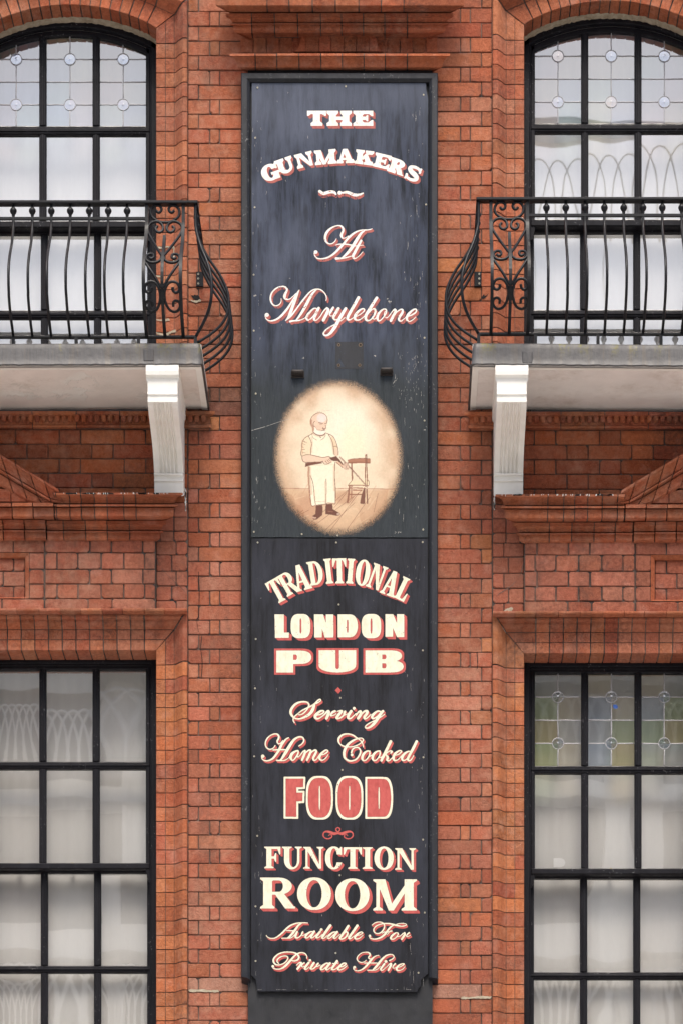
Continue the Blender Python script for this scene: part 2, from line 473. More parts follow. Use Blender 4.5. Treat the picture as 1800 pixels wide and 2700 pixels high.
def sweep(mb, mort, um, vm, profs, stations, gap, pal, mdep=.006):
    """moulded bricks: every profile (list of (t, d)) between neighbouring stations (t -> (u, v))"""
    for i in range(len(stations)-1):
        A, B = stations[i], stations[i+1]
        ua, va = A(20); ub, vb = B(20)
        L = math.hypot(ub-ua, vb-va) + 1e-6
        f = min(.4, gap / 2 / L)
        base = bcol(pal)
        for k, pr in enumerate(profs):
            c = base if (random.random() < .6 or k) else bcol(pal)
            dj = random.uniform(-.0012, .0012)
            e = []
            for ff in (f, 1-f):
                jj = random.uniform(-.006, .006)
                e.append([((1-ff-jj)*A(t)[0]+(ff+jj)*B(t)[0], (1-ff-jj)*A(t)[1]+(ff+jj)*B(t)[1], dd+dj) for t, dd in pr])
            W = lambda q, o=0: P(um(q[0]), vm(q[1]), q[2]-o, 0)
            mb.strip([W(q) for q in e[0]], [W(q) for q in e[1]], 0, c)
            for s in e:
                mb.strip([W(q) for q in s], [W(q, .011) for q in s], 0, c)
        for pr in ([sum(profs, [])] if mort is not None else ()):
            q_ = lambda t: t + (2.5 if t < 1 else 0)
            mort.strip([P(um(A(q_(t))[0]), vm(A(q_(t))[1]), dd-mdep, 0) for t, dd in pr], [P(um(B(q_(t))[0]), vm(B(q_(t))[1]), dd-mdep, 0) for t, dd in pr])
def moulding(mb, mort, um, vm, prof, ub, sgn, ufar, step, pal, gap=2.8, ret0=False, topz=.004, shape=None, irr=0.25):
    """straight run of moulded bricks from the returned end at base ub towards ufar; prof: (d, v) as seen at that depth.
    shape(u) lifts the run (in v units)"""
    prof = [(0.0, None)] + list(prof)
    sh = shape or (lambda u: 0)
    def pt(u, d, v, dd=0.0):
        if v is None: v0 = prof[1]; z = Z(v0[1], v0[0]) + topz
        else: z = Z(v, d)
        return (X(um(u)), -(d-dd), (vmz(vm, z)) - sh(u)*S)
    def vmz(vmf, z):  # carry the side's vertical map over to heights
        v = VH - (z-CZ)/S
        return CZ + (VH - vmf(v))*S
    cuts = [0.0]
    L = abs(ufar-ub)
    while cuts[-1] < L: cuts.append(cuts[-1] + step*random.uniform(1-irr, 1+irr))
    cuts[-1] = L
    for i in range(len(cuts)-1):
        c = bcol(pal); dj = random.uniform(-.0015, .0015); zj = random.uniform(-.001, .001)
        e = []
        for k, cu in enumerate((cuts[i], cuts[i+1])):
            row = []
            for d, v in prof:
                dd = d + (dj if d > .01 else 0)
                u = ub - sgn*cu
                if i == 0 and k == 0: u = ub + sgn*dd/S
                elif ret0 and i == len(cuts)-2 and k == 1: u = ufar - sgn*dd/S
                else: u += sgn*(gap/2)*(-1 if k == 0 else 1) + sgn*random.uniform(-.3, .3)
                q = pt(u, dd, v); row.append((q[0], q[1], q[2]+zj))
            e.append(row)
        mb.strip(e[0], e[1], 0, c)
        for k in (0, 1):
            if (i == 0 and k == 0) or (ret0 and i == len(cuts)-2 and k == 1):
                mb.strip(e[k], [(pt(ub if k == 0 else ufar, 0, 0)[0], 0.0, q[2]) for q in e[k]], 0, c)
            else:
                mb.strip(e[k], [(q[0], min(q[1]+.012, .01), q[2]) for q in e[k]], 0, c)
    if mort is not None:
        a = [pt(ub + sgn*max(0, d-.006)/S, max(0, d-.006), v) for d, v in prof]; b = [pt(ufar - (sgn*max(0, d-.006)/S if ret0 else 0), max(0, d-.006), v) for d, v in prof]
        mort.strip([(p[0], p[1], p[2]) for p in a], [(p[0], p[1], p[2]) for p in b])

ID = lambda x: x
def side_maps(right):
    if not right: return ID, ID
    return (lambda u: 1792 - u), (lambda v: 1233 + (v - 1230)*1.0107)
ANCH = [(-20, -703.), (0, 69.4), (11, 494.7), (29, 1172.2), (44, 1750.5), (66, 2578.), (80, 3104.)]
def joint(k):
    for (a, x), (b, y) in zip(ANCH[:-1], ANCH[1:]):
        if k <= b: return x + (y-x)*(k-a)/(b-a)
    return ANCH[-1][1]

JA = [(0, -.235), (0, -.0425), (1.2, -.040), (23.6, -.040)]
JB = [(25.2, -.040), (46.8, -.040)]
JC = [(48.2, -.040), (50, -.039), (53, -.033), (58, -.018), (63, -.004), (68, .006), (70.5, .0125), (73, .0150), (80.5, .0150), (83.2, .0120), (84.2, .006), (84.2, -.01)]
CX, CVF, RF = 183.0, 465.0, 464.0     # arch centre and radius of the front edge

for right in (False, True):
    um, vm = side_maps(right)
    # --- pier beside the sign
    wb, mo = MB(), MB()
    for k in range(-20, 79):
        v0, v1 = joint(k)+1.1, joint(k+1)-1.1
        vv = v0
        ue = 655 if k > 2 or k < -2 else 660
        wr = .12 if v0 < 1000 else .22
        rep = (k == 66)
        for a, b in ([(497, 523), (525.3, ue)] if k % 2 == 0 else [(497, 552.5), (554.8, 578.5), (580.8, ue)]):
            c = pcol(vv)
            if random.random() < .05: c = bcol('orange')
            if rep and random.random() < .7: c = (.42, .22, .16, 1)
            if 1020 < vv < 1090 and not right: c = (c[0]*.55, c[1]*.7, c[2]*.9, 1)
            brick(wb, um, vm, a, b, v0, v1, 0, c, wr if not rep else .8)
    plane(mo, um, vm, 494.5, 660, -700, 5200, -.0075)
    if right:   # brickwork above the sign, behind the mouldings
        for k in range(-20, 3):
            x = 660 - (55 if k % 2 else 0)
            while x < 1138:
                brick(wb, ID, ID, max(660, x), min(1134, x+110), joint(k)+1.1, joint(k+1)-1.1, 0, bcol('pier')); x += 112.3
        plane(mo, ID, ID, 655, 1140, -700, 192, -.0075)
    # --- bay brickwork over the lower window
    flemish(wb, um, vm, -1000, 494, [1093.5, 1132, 1170.6, 1209, 1247.3, 1286, 1325], 0, 'deep')  # darker palette: the shade under the balcony put into the brick colour
    for v0, v1 in zip([1325, 1363, 1400], [1363, 1400, 1427]):
        brick(wb, um, vm, 424, 458, v0+1, v1-1, 0, bcol('pink')); brick(wb, um, vm, 460, 494, v0+1, v1-1, 0, bcol('pink'))
    JL = [1426.5, 1463, 1506, 1545, 1583.7, 1613]
    rowA = [(122, 237), (240.5, 294), (297.5, 377), (380, 410)]; rowB = [(122, 151), (154, 206), (209.5, 267), (270.5, 327), (330, 382), (384.5, 410)]
    rowC = [(122, 233), (236, 296), (299, 410)]
    for r in range(5):
        for a, b in (rowA, rowB, rowA, rowB, rowC)[r]:
            brick(wb, um, vm, a, b, JL[r]+1.1, JL[r+1]-1.1, .030, bcol('pink'), .5, .04)
        for a, b in [(413, 452), (454.2, 494)] if r % 2 else [(413, 464), (466.2, 494)]:
            brick(wb, um, vm, a, b, JL[r]+1.1, JL[r+1]-1.1, 0, bcol('pink'), .4)
        # bricks framing the sunk panel
        row = [(39, 118), (-75, 36.5), (-190, -77.5)] if r == 0 else ([(9, 118), (-105, 6.5), (-219, -107.5)] if r == 4 else [(80, 118)])
        for a, b in row:
            brick(wb, um, vm, a, b, JL[r]+1.1, JL[r+1]-1.1, .030, bcol('pink'), .4, .04)
        if 0 < r < 4:
            for a, b in [(-19, 35), (37.5, 66)] if r % 2 else [(-19, 8), (10.5, 66)]:
                brick(wb, um, vm, a, b, JL[r]+(9 if r == 1 else 1), JL[r+1]-(4 if r == 3 else 1), -.004, bcol('pink'), .3)
            flemish(wb, um, vm, -400, -21.5, JL[r:r+2], -.004, 'pink', off=20)
    for r in range(5): flemish(wb, um, vm, -1000, -222, JL[r:r+2], .030, 'pink', off=60 if r % 2 else -20)
    plane(mo, um, vm, -700, 494.5, 1088, 1470, -.0075)
    plane(mo, um, vm, 68, 494.5, 1470, 1614, -.0075)
    plane(mo, um, vm, -700, 80, 1462, 1590, -.0115)
    for a in ((120, 411.5, 1427, 1613), (78, 120, 1427, 1613), (-700, 78, 1427, 1464), (-700, 78, 1583, 1613)):
        plane(mo, um, vm, *a, .0225)
    mo.poly([P(um(411.5), vm(v), d, 0) for v, d in ((1427, .0225), (1613, .0225), (1613, -.01), (1427, -.01))])
    fr = MB()      # chamfered frame of the sunk panel
    for ring in (0,):
        o = [(79, 1463.5), (79, 1583), (-700, 1583), (-700, 1463.5)]; i_ = [(68, 1472), (68, 1577), (-700, 1577), (-700, 1472)]
        for (a, b) in ((0, 1), (1, 2), (3, 0)):
            q = [(o[a], .030), (o[b], .030), (i_[b], .012), (i_[a], .012)]
            c = bcol('mould')
            wb.poly([P(um(p[0]), vm(p[1]), dd, 0) for p, dd in q], 0, c)
            q = [(i_[a], .012), (i_[b], .012), (i_[b], -.006), (i_[a], -.006)]
            wb.poly([P(um(p[0]), vm(p[1]), dd, 0) for p, dd in q], 0, c)
    # wall beyond the picture
    kk = [joint(k) for k in range(-20, 80)]
    flemish(wb, um, vm, -1000, -132, [v for v in kk if v < 1090], 0, 'pier')
    flemish(wb, um, vm, -1000, -132, [v for v in kk if 1614 < v], 0, 'pier')
    plane(mo, um, vm, -1500, -128, -700, 1090, -.0075); plane(mo, um, vm, -1500, -128, 1600, 3100, -.0075)
    plane(mo, um, vm, -1500, 494.5, 2850, 3100, -.0075); flemish(wb, um, vm, -1000, 494, [v for v in kk if v > 2818], 0, 'pier')
    plane(mo, um, vm, -1500, -700, 1088, 1614, -.0075)
    # wall above the arch
    arc = [(CX + (RF+82)*math.sin(R(a)), CVF - (RF+82)*math.cos(R(a))) for a in np.linspace(-34, 34, 19)]
    for (a, b), (c_, d_) in zip(arc[:-1], arc[1:]):
        mo.poly([P(um(x), vm(y), -.0075, 0) for x, y in ((a, b), (c_, d_), (c_, -700), (a, -700))])
    for x0, x1 in ((-128, arc[0][0]), (arc[-1][0], 495)):
        plane(mo, um, vm, x0, x1, -700, 10, -.0075)
    flemish(wb, um, vm, -128, 494, [v for v in kk if v < 62], 0, 'pier', skip=lambda u, v: math.hypot(abs(u-CX)-30, v+15-CVF) < RF+86)
    w_ = wb.build('brickwork', M['brick'], pub)
    mo.build('mortar_bed', M['mortar'], pub)

    # --- moulded jambs and arch of the upper window, surround of the lower one
    sb, sm = MB(), MB(); sb2, sm2 = MB(), MB()
    PR = [JA, JB, JC]
    js = [joint(k) - 4 for k in range(-2, 30)]
    for sgn in (1, -1):
        e = lambda t, s=sgn: CX + s*(228 + t)
        st = [(lambda t, e=e: (e(t), 63 - .74*t))] + [(lambda t, e=e, v=v: (e(t), v)) for v in js if 70 < v < 1095]
        sweep(sb, sm, um, vm, PR, st, 2.8, 'pier')
        st = [(lambda t, e=e: (e(t), 1708 - 1.143*t))] + [(lambda t, e=e, v=v: (e(t), v)) for v in [joint(k) - 4 for k in range(43, 76)] if 1722 < v]
        sweep(sb2, sm2, um, vm, PR, st, 2.4, 'orange')
    ang = math.degrees(math.asin(228/RF))
    nA = 19
    st = [(lambda t: (CX + 228 + t, 63 - .74*t))]
    for a in np.linspace(ang, -ang, nA)[1:-1]:
        st.append(lambda t, a=a: (CX + (RF+t)*math.sin(R(a)), CVF - (RF+t)*math.cos(R(a))))
    st.append(lambda t: (CX - 228 - t, 63 - .74*t))
    sweep(sb, sm, um, vm, [[(0, -.235), (0, -.0425), (1.2, -.040), (46.8, -.040)], JC], st, 3.6, 'mould')
    st = [(lambda t: (411 + t, 1708 - 1.143*t))] + [(lambda t, u=u: (u, 1708 - 1.143*t)) for u in np.arange(380, -60, -36.2)] + [(lambda t: (-45 - t, 1708 - 1.143*t))]
    PL = [JA, JB, [(48.2, -.040), (50, -.034), (54, -.020), (60, -.012), (66, -.010), (67, .006), (70, .012), (74, .012), (75, .004), (78, .006), (83.2, .010), (84.2, .006), (84.2, -.01)]]
    sweep(sb2, sm2, um, vm, PL, st, 3.2, 'pier')
    x = 495.
    while x > -132:      # projecting tile ledge over the lintel, square ended
        b_ = max(x - random.uniform(52, 60), -132); c = bcol('pier'); dj = random.uniform(-.001, .001)
        A = [(0, 1612.5), (.050+dj, 1613), (.054+dj, 1615), (.053+dj, 1619), (.046, 1621), (.004, 1622.5)]
        rows = [[P(um(u), vm(v), d, 0) for d, v in A] for u in (x-.6, b_+.6)]
        sb2.strip(rows[0], rows[1], 0, c)
        for rw in rows: sb2.poly(rw, 0, c)
        x = b_
    for q1, q2 in ((sb, sm), (sb2, sm2)):
        q1.build('window_surround', M['brick'], pub); q2.build('surround_mortar', M['mortar'], pub)

    # --- dentil course, pediment cornice
    dm = MB(); sm = MB()
    dent = [(.048, 1084), (.048, 1092), (.036, 1096), (.022, 1099), (.020, 1119), (.028, 1121), (.028, 1127), (.0, 1131)]
    moulding(dm, sm, um, vm, dent, 545, 1, -1000, 114, 'deep', 2.6, irr=.02)
    x = 538
    while x > -1000:
        c = bcol('deep')
        rows = []
        for v, hw, dd in ((1098, 6.5, .040), (1112, 6.5, .041), (1117, 5.2, .040), (1119.5, 2.5, .034)):
            rows.append([P(um(x+o*hw), vm(v), q, 0) for o, q in ((-1, .015), (-1, dd-.006), (-.55, dd), (.55, dd), (1, dd-.006), (1, .015))])
        dm.grid(rows, 0, c, sm=False)
        x -= 17.5
    dm.build('dentil_course', M['brick'], pub); sm.build('dentil_mortar', M['mortar'], pub)
    cm, cmm = MB(), MB()
    U1 = [(0.1875, 1299), (0.1888, 1305), (0.1675, 1308), (0.1537, 1313), (0.1463, 1320), (0.1438, 1326.5), (0.1225, 1327), (0.1225, 1329), (0.1550, 1329.5), (0.1600, 1331), (0.1588, 1335), (0.1200, 1336), (0.1200, 1338.5), (0.1375, 1339), (0.1363, 1360), (0.1288, 1364), (0.0650, 1372)]
    U2 = [(0.0810, 1373), (0.0810, 1382), (0.0635, 1384), (0.0554, 1390), (0.0527, 1397.5), (0.0324, 1398), (0.0324, 1400), (0.0635, 1400.5), (0.0648, 1404), (0.0486, 1405), (0.0473, 1420), (0.0351, 1425), (0.0000, 1432)]
    moulding(cm, cmm, um, vm, U1, 396, 1, 152, 37, 'mould', 3.0)
    U1b = [(0.1588, 1326), (0.1613, 1335), (0.1200, 1336), (0.1200, 1338.5), (0.1375, 1339), (0.1363, 1360), (0.1288, 1364), (0.0650, 1372)]
    def seg(prof, ua, ub_, step, pal, dd=0):
        n = max(1, round(abs(ub_-ua)/step))
        ed = np.linspace(ua, ub_, n+1)
        for a, b in zip(ed[:-1], ed[1:]):
            c = bcol(pal); z = random.uniform(-.001, .001)
            A = [(X(um(a-1.4)), -d-dd, CZ+(VH-vm(VH-(Z(v, d)-CZ)/S))*S + z) for d, v in prof]; B = [(X(um(b+1.4)), -d-dd, CZ+(VH-vm(VH-(Z(v, d)-CZ)/S))*S + z) for d, v in prof]
            A = [(A[0][0], 0, A[0][2])] + A; B = [(B[0][0], 0, B[0][2])] + B
            cm.strip(A, B, 0, c)
            for E in (A, B): cm.strip(E, [(p[0], min(p[1]+.012, .01), p[2]) for p in E], 0, c)
    seg(U1b, 151, -1000, 55, 'mould')
    plane(cmm, um, vm, -1000, 151, 1330, 1368, .11)
    moulding(cm, cmm, um, vm, U2, 402, 1, 127, 57, 'mould', 3.0, irr=.04)
    seg(U2, 126, -1000, 57, 'mould', .012)
    RK = [(0.1875, 0), (0.1888, 7), (0.1700, 11), (0.1550, 18), (0.1475, 30), (0.1250, 31), (0.1250, 33), (0.1575, 34), (0.1600, 39), (0.1200, 41), (0.1200, 43.5), (0.1375, 44), (0.1350, 68), (0.1250, 73), (0.0000, 80)]
    ed = np.arange(158, -400, -38.0)
    for a, b in zip(ed[:-1], ed[1:]):
        c = bcol('mould'); rows = []
        for u in (a-1.5, b+1.5):
            row = [(u, 1299 - .594*(155-u), 0.0)]
            for d, o in RK:
                uu = u + .42*o
                vv_ = 1299 - .594*(155-uu) + o
                row.append((min(uu, 170), min(vv_, 1327), d if vv_ < 1327 else min(d, .15)))
            rows.append([P(um(p[0]), vm(p[1]), p[2], .0 if p[2] < .01 else .13) for p in row])
        cm.strip(rows[0], rows[1], 0, c)
        for E in rows: cm.strip(E, [(p[0], min(p[1]+.012, .01), p[2]) for p in E], 0, c)
    cmm.poly([P(um(p[0]), vm(p[1]), .118, .13) for p in ((150, 1310), (150, 1325), (-400, 1040), (-400, 975))])
    # tympanum bricks
    for i, u in enumerate(np.arange(88, -400, -57.)):
        for v0 in np.arange(1325, 1090, -38.5):
            lim = 1299 - .594*(155-u) + 62
            pass
        f_ = lambda q: 1299 - .594*(155-q) + 72
        for v0, v1 in ((1327, 1290), (1288, 1251), (1249, 1212), (1210, 1173), (1171, 1134)):
            a_, b_ = u-56, u-1
            t0, t1 = max(v1, min(v0, f_(a_))), max(v1, min(v0, f_(b_)))
            if v0 - min(t0, t1) > 2:
                c = bcol('mould')
                q = [P(um(a_), vm(v0), .125, .1), P(um(b_), vm(v0), .125, .1), P(um(b_), vm(t1), .125, .1), P(um(a_), vm(t0), .125, .1)]
                cm.poly(q, 0, c); cm.strip(q+q[:1], [(p[0], p[1]+.012, p[2]) for p in q+q[:1]], 0, c)
    cm.build('pediment_cornice', M['brick'], pub)
    cmm.build('cornice_mortar', M['mortar'], pub)
    # pale render smears
    def smear(pts, wdt, d, mat=0, r=0):
        pts = catmull(pts, .2); pm = MB()
        A = []; B = []
        for p in pts:
            ww = wdt*random.uniform(.6, 1.3)
            A.append(P(um(p[0]-ww*.5), vm(p[1]-ww*.7), d, r)); B.append(P(um(p[0]+ww*.5), vm(p[1]+ww*.7), d, r))
        pm.strip(A, B, mat); pm.build('mortar_smear', [M['mortar'], M['pale'], M['soot'], M['white']], pub)
    smear([(412, 1470), (420, 1492), (438, 1512), (462, 1535), (480, 1552), (490, 1562)] if not right else [(413, 1478), (420, 1505), (436, 1530), (462, 1550), (480, 1562), (492, 1578)], 3.2, .0035)
    smear([(499, 2613), (530, 2612), (560, 2614), (577, 2613)], 4.5, .003, 1)
    if not right:
        for q in ([(412, 643), (425, 645), (440, 642), (457, 645)], [(412, 835), (430, 837), (446, 834)], [(412, 871), (436, 874), (450, 868), (470, 862)], [(412, 720), (424, 721)], [(457, 640), (458, 665), (457, 690)]): smear(q, 3.6, -.036, 1)
        smear([(524, 1508), (526, 1550), (525.5, 1592), (524, 1624), (520, 1637), (524, 1665), (532, 1678), (530, 1710), (534, 1747), (531, 1790)], 1.6, .0022, 2)
        smear([(506, 782), (515, 786), (526, 783)], 9, .0024, 2); smear([(504, 793), (516, 796), (530, 792)], 3.5, .003, 1)
    else:
        smear([(508, 780), (516, 786), (522, 783)], 7, .0024, 2); smear([(536, 1712), (534, 1740), (536, 1756)], 2, .0022, 2)
        smear([(444, 1608), (452, 1604), (466, 1610)], 7, .03, 1)
    for _ in range(9):
        x = random.uniform(498, 500); v = random.uniform(1285, 1345); smear([(489, v), (490.5, v+6), (490, v+14)], random.uniform(2, 4), .0035, 3)
    for _ in range(26):
        u = random.uniform(150, 470); smear([(u, 1299.5), (u+random.uniform(-1, 1), 1299+random.uniform(2, 6))], random.uniform(.8, 1.8), .1915, 3, .19)
    for _ in range(9):      # soot crusts on the drip edge of the cornice
        u = random.uniform(165, 478); L = random.uniform(6, 34)
        smear([(u, 1301.5), (u+L*.5, 1301+random.uniform(-.6, .8)), (min(u+L, 484), 1301.5)], random.uniform(1.5, 3.2), .1908, 2, .19)
    arcp = []
    A = []; B = []; C_ = []
    for a in np.linspace(-29.6, 29.6, 80):
        r0 = RF - .2; jj = random.uniform(-1.2, 1.8)
        A.append(P(um(CX + r0*math.sin(R(a))), vm(CVF - r0*math.cos(R(a))), -.160 + random.uniform(-.006, .006), 0))
        B.append(P(um(CX + (r0-3-jj)*math.sin(R(a))), vm(CVF - (r0-3-jj)*math.cos(R(a))), -.1865, 0))
        C_.append(P(um(CX + (r0-8-jj)*math.sin(R(a))), vm(CVF - (r0-8-jj)*math.cos(R(a))), -.1885, 0))
    pm = MB(); pm.strip(A, B); pm.strip(B, C_)
    pm.build('arch_pointing', M['pale'], pub)

# --- mouldings over the sign
tm, tmm = MB(), MB()
TA = [(0.1980, -120), (0.1980, -20), (0.1920, 14), (0.1860, 17.5), (0.1176, 33)]
TB = [(0.1300, 35), (0.1300, 44), (0.1125, 47), (0.1013, 53), (0.0975, 59), (0.0750, 59.5), (0.0750, 61), (0.1087, 61.5), (0.1087, 64.5), (0.0925, 66), (0.0900, 80), (0.0800, 86), (0.0375, 92), (0.0000, 101)]
TH = [(0.1120, 141), (0.1120, 147), (0.0980, 150), (0.0840, 158), (0.0756, 168), (0.0728, 176), (0.0616, 180), (0.0112, 188), (0.0000, 189)]
moulding(tm, tmm, ID, ID, TA, 1124, 1, 672, 59, 'mould', 3.0, ret0=True, irr=.03)
moulding(tm, tmm, ID, lambda v: v, TB, 1128, 1, 664, 57, 'mould', 3.0, ret0=True, irr=.06)
moulding(tm, tmm, ID, ID, TH, 1128, 1, 665, 57, 'mould', 3.0, ret0=True, irr=.03)
x = 634.
while x < 1150:
    b = min(x + random.uniform(32, 38), 1153)
    brick(tm, ID, ID, x+.9, b-.9, 99, 141, .004, bcol('mould'), .1, .016); x = b
for x0, x1 in ((775, 805), (806.5, 841), (842.5, 872), (873.5, 906), (907.5, 938), (939.5, 972), (973.5, 1009)):
    def og(u):   # ogee shoulders of the raised centre piece
        t = (u-775)/28 if u < 803 else ((1009-u)/28 if u > 981 else 1)
        t = max(0, min(1, t)); return 141 - 44*(t**1.6 if t < .55 else 1-(1-t)**1.5*.55*1.9 if t < 1 else 1)
    us = np.linspace(x0, x1, 9); c = bcol('mould')
    F = [P(u, og(u), .020, 0) for u in us]; Bq = [P(u, 141, .020, 0) for u in us]
    tm.strip(F, Bq, 0, c); tm.strip(F, [P(u, og(u)-1, .0, 0) for u in us], 0, c)
    for k in (0, -1): tm.poly([F[k], Bq[k], (Bq[k][0], 0, Bq[k][2]), (F[k][0], 0, F[k][2])], 0, c)
tm.build('sign_cornice', M['brick'], pub)
tmm.build('sign_cornice_mortar', M['mortar'], pub)
# ground floor front below the picture, wall above it
gb = MB()
for x0, x1 in ((-900, 494), (1298, 2700)):
    gb.box(X(x0), X(x1), .0, .05, 0, Z(3100)); 
    for k in range(6):
        a = x0 + (x1-x0)*k/6; gb.box(X(a+20), X(a+(x1-x0)/6-20), -.03, .0, .35, Z(3100)-.5, bev=.03)
    gb.box(X(x0), X(x1), -.16, 0, Z(3100)-.02, Z(3040), bev=.03)
gb.box(X(655), X(1140), .03, .08, 0, Z(2590))
gb.build('ground_floor_front', M['stone2'], pub)  # unseen front, made pale to bounce light up onto soffits and brackets
rb_ = MB(); rb_.box(X(-1500), X(3300), .62, 9.5, 0, Z(-700)-.02); rb_.box(X(-1500), X(3300), -.05, .62, Z(-700)-.02, Z(-720)+.1, bev=.02)
rb_.build('rear_block', M['brick'], pub)

# ------------------------------------------------------------------ windows
def glassm(name, tint, refl): return mat_glass(name, tint, refl, .0005)
ST = dict(pale=[glassm('pale_glass_%s' % n, t, .26) for n, t in (('blue', (.74, .84, 1.0)), ('rose', (.96, .86, .88)), ('green', (.80, .93, .90)), ('cream', (.97, .92, .78)), ('lilac', (.90, .89, .96)))],
          deep=[glassm('tinted_glass_%s' % n, t, .10) for n, t in (('blue', (.70, .77, .88)), ('ochre', (.83, .74, .56)), ('green', (.70, .79, .60)), ('cream', (.90, .86, .76)), ('grey', (.82, .84, .86)))],
          round=[glassm('roundel_blue', (.76, .82, .93), .24), glassm('roundel_rose', (.90, .82, .78), .24), glassm('roundel_smoke', (.82, .82, .88), .24)])
MUL = [(103.5, 122), (244, 262.8)]
PANE = [(-19, 103.5), (122, 244), (262.8, 385)]
def arcv(u, crest, Rr): return crest + Rr - math.sqrt(max(0, Rr*Rr - (u-CX)**2))

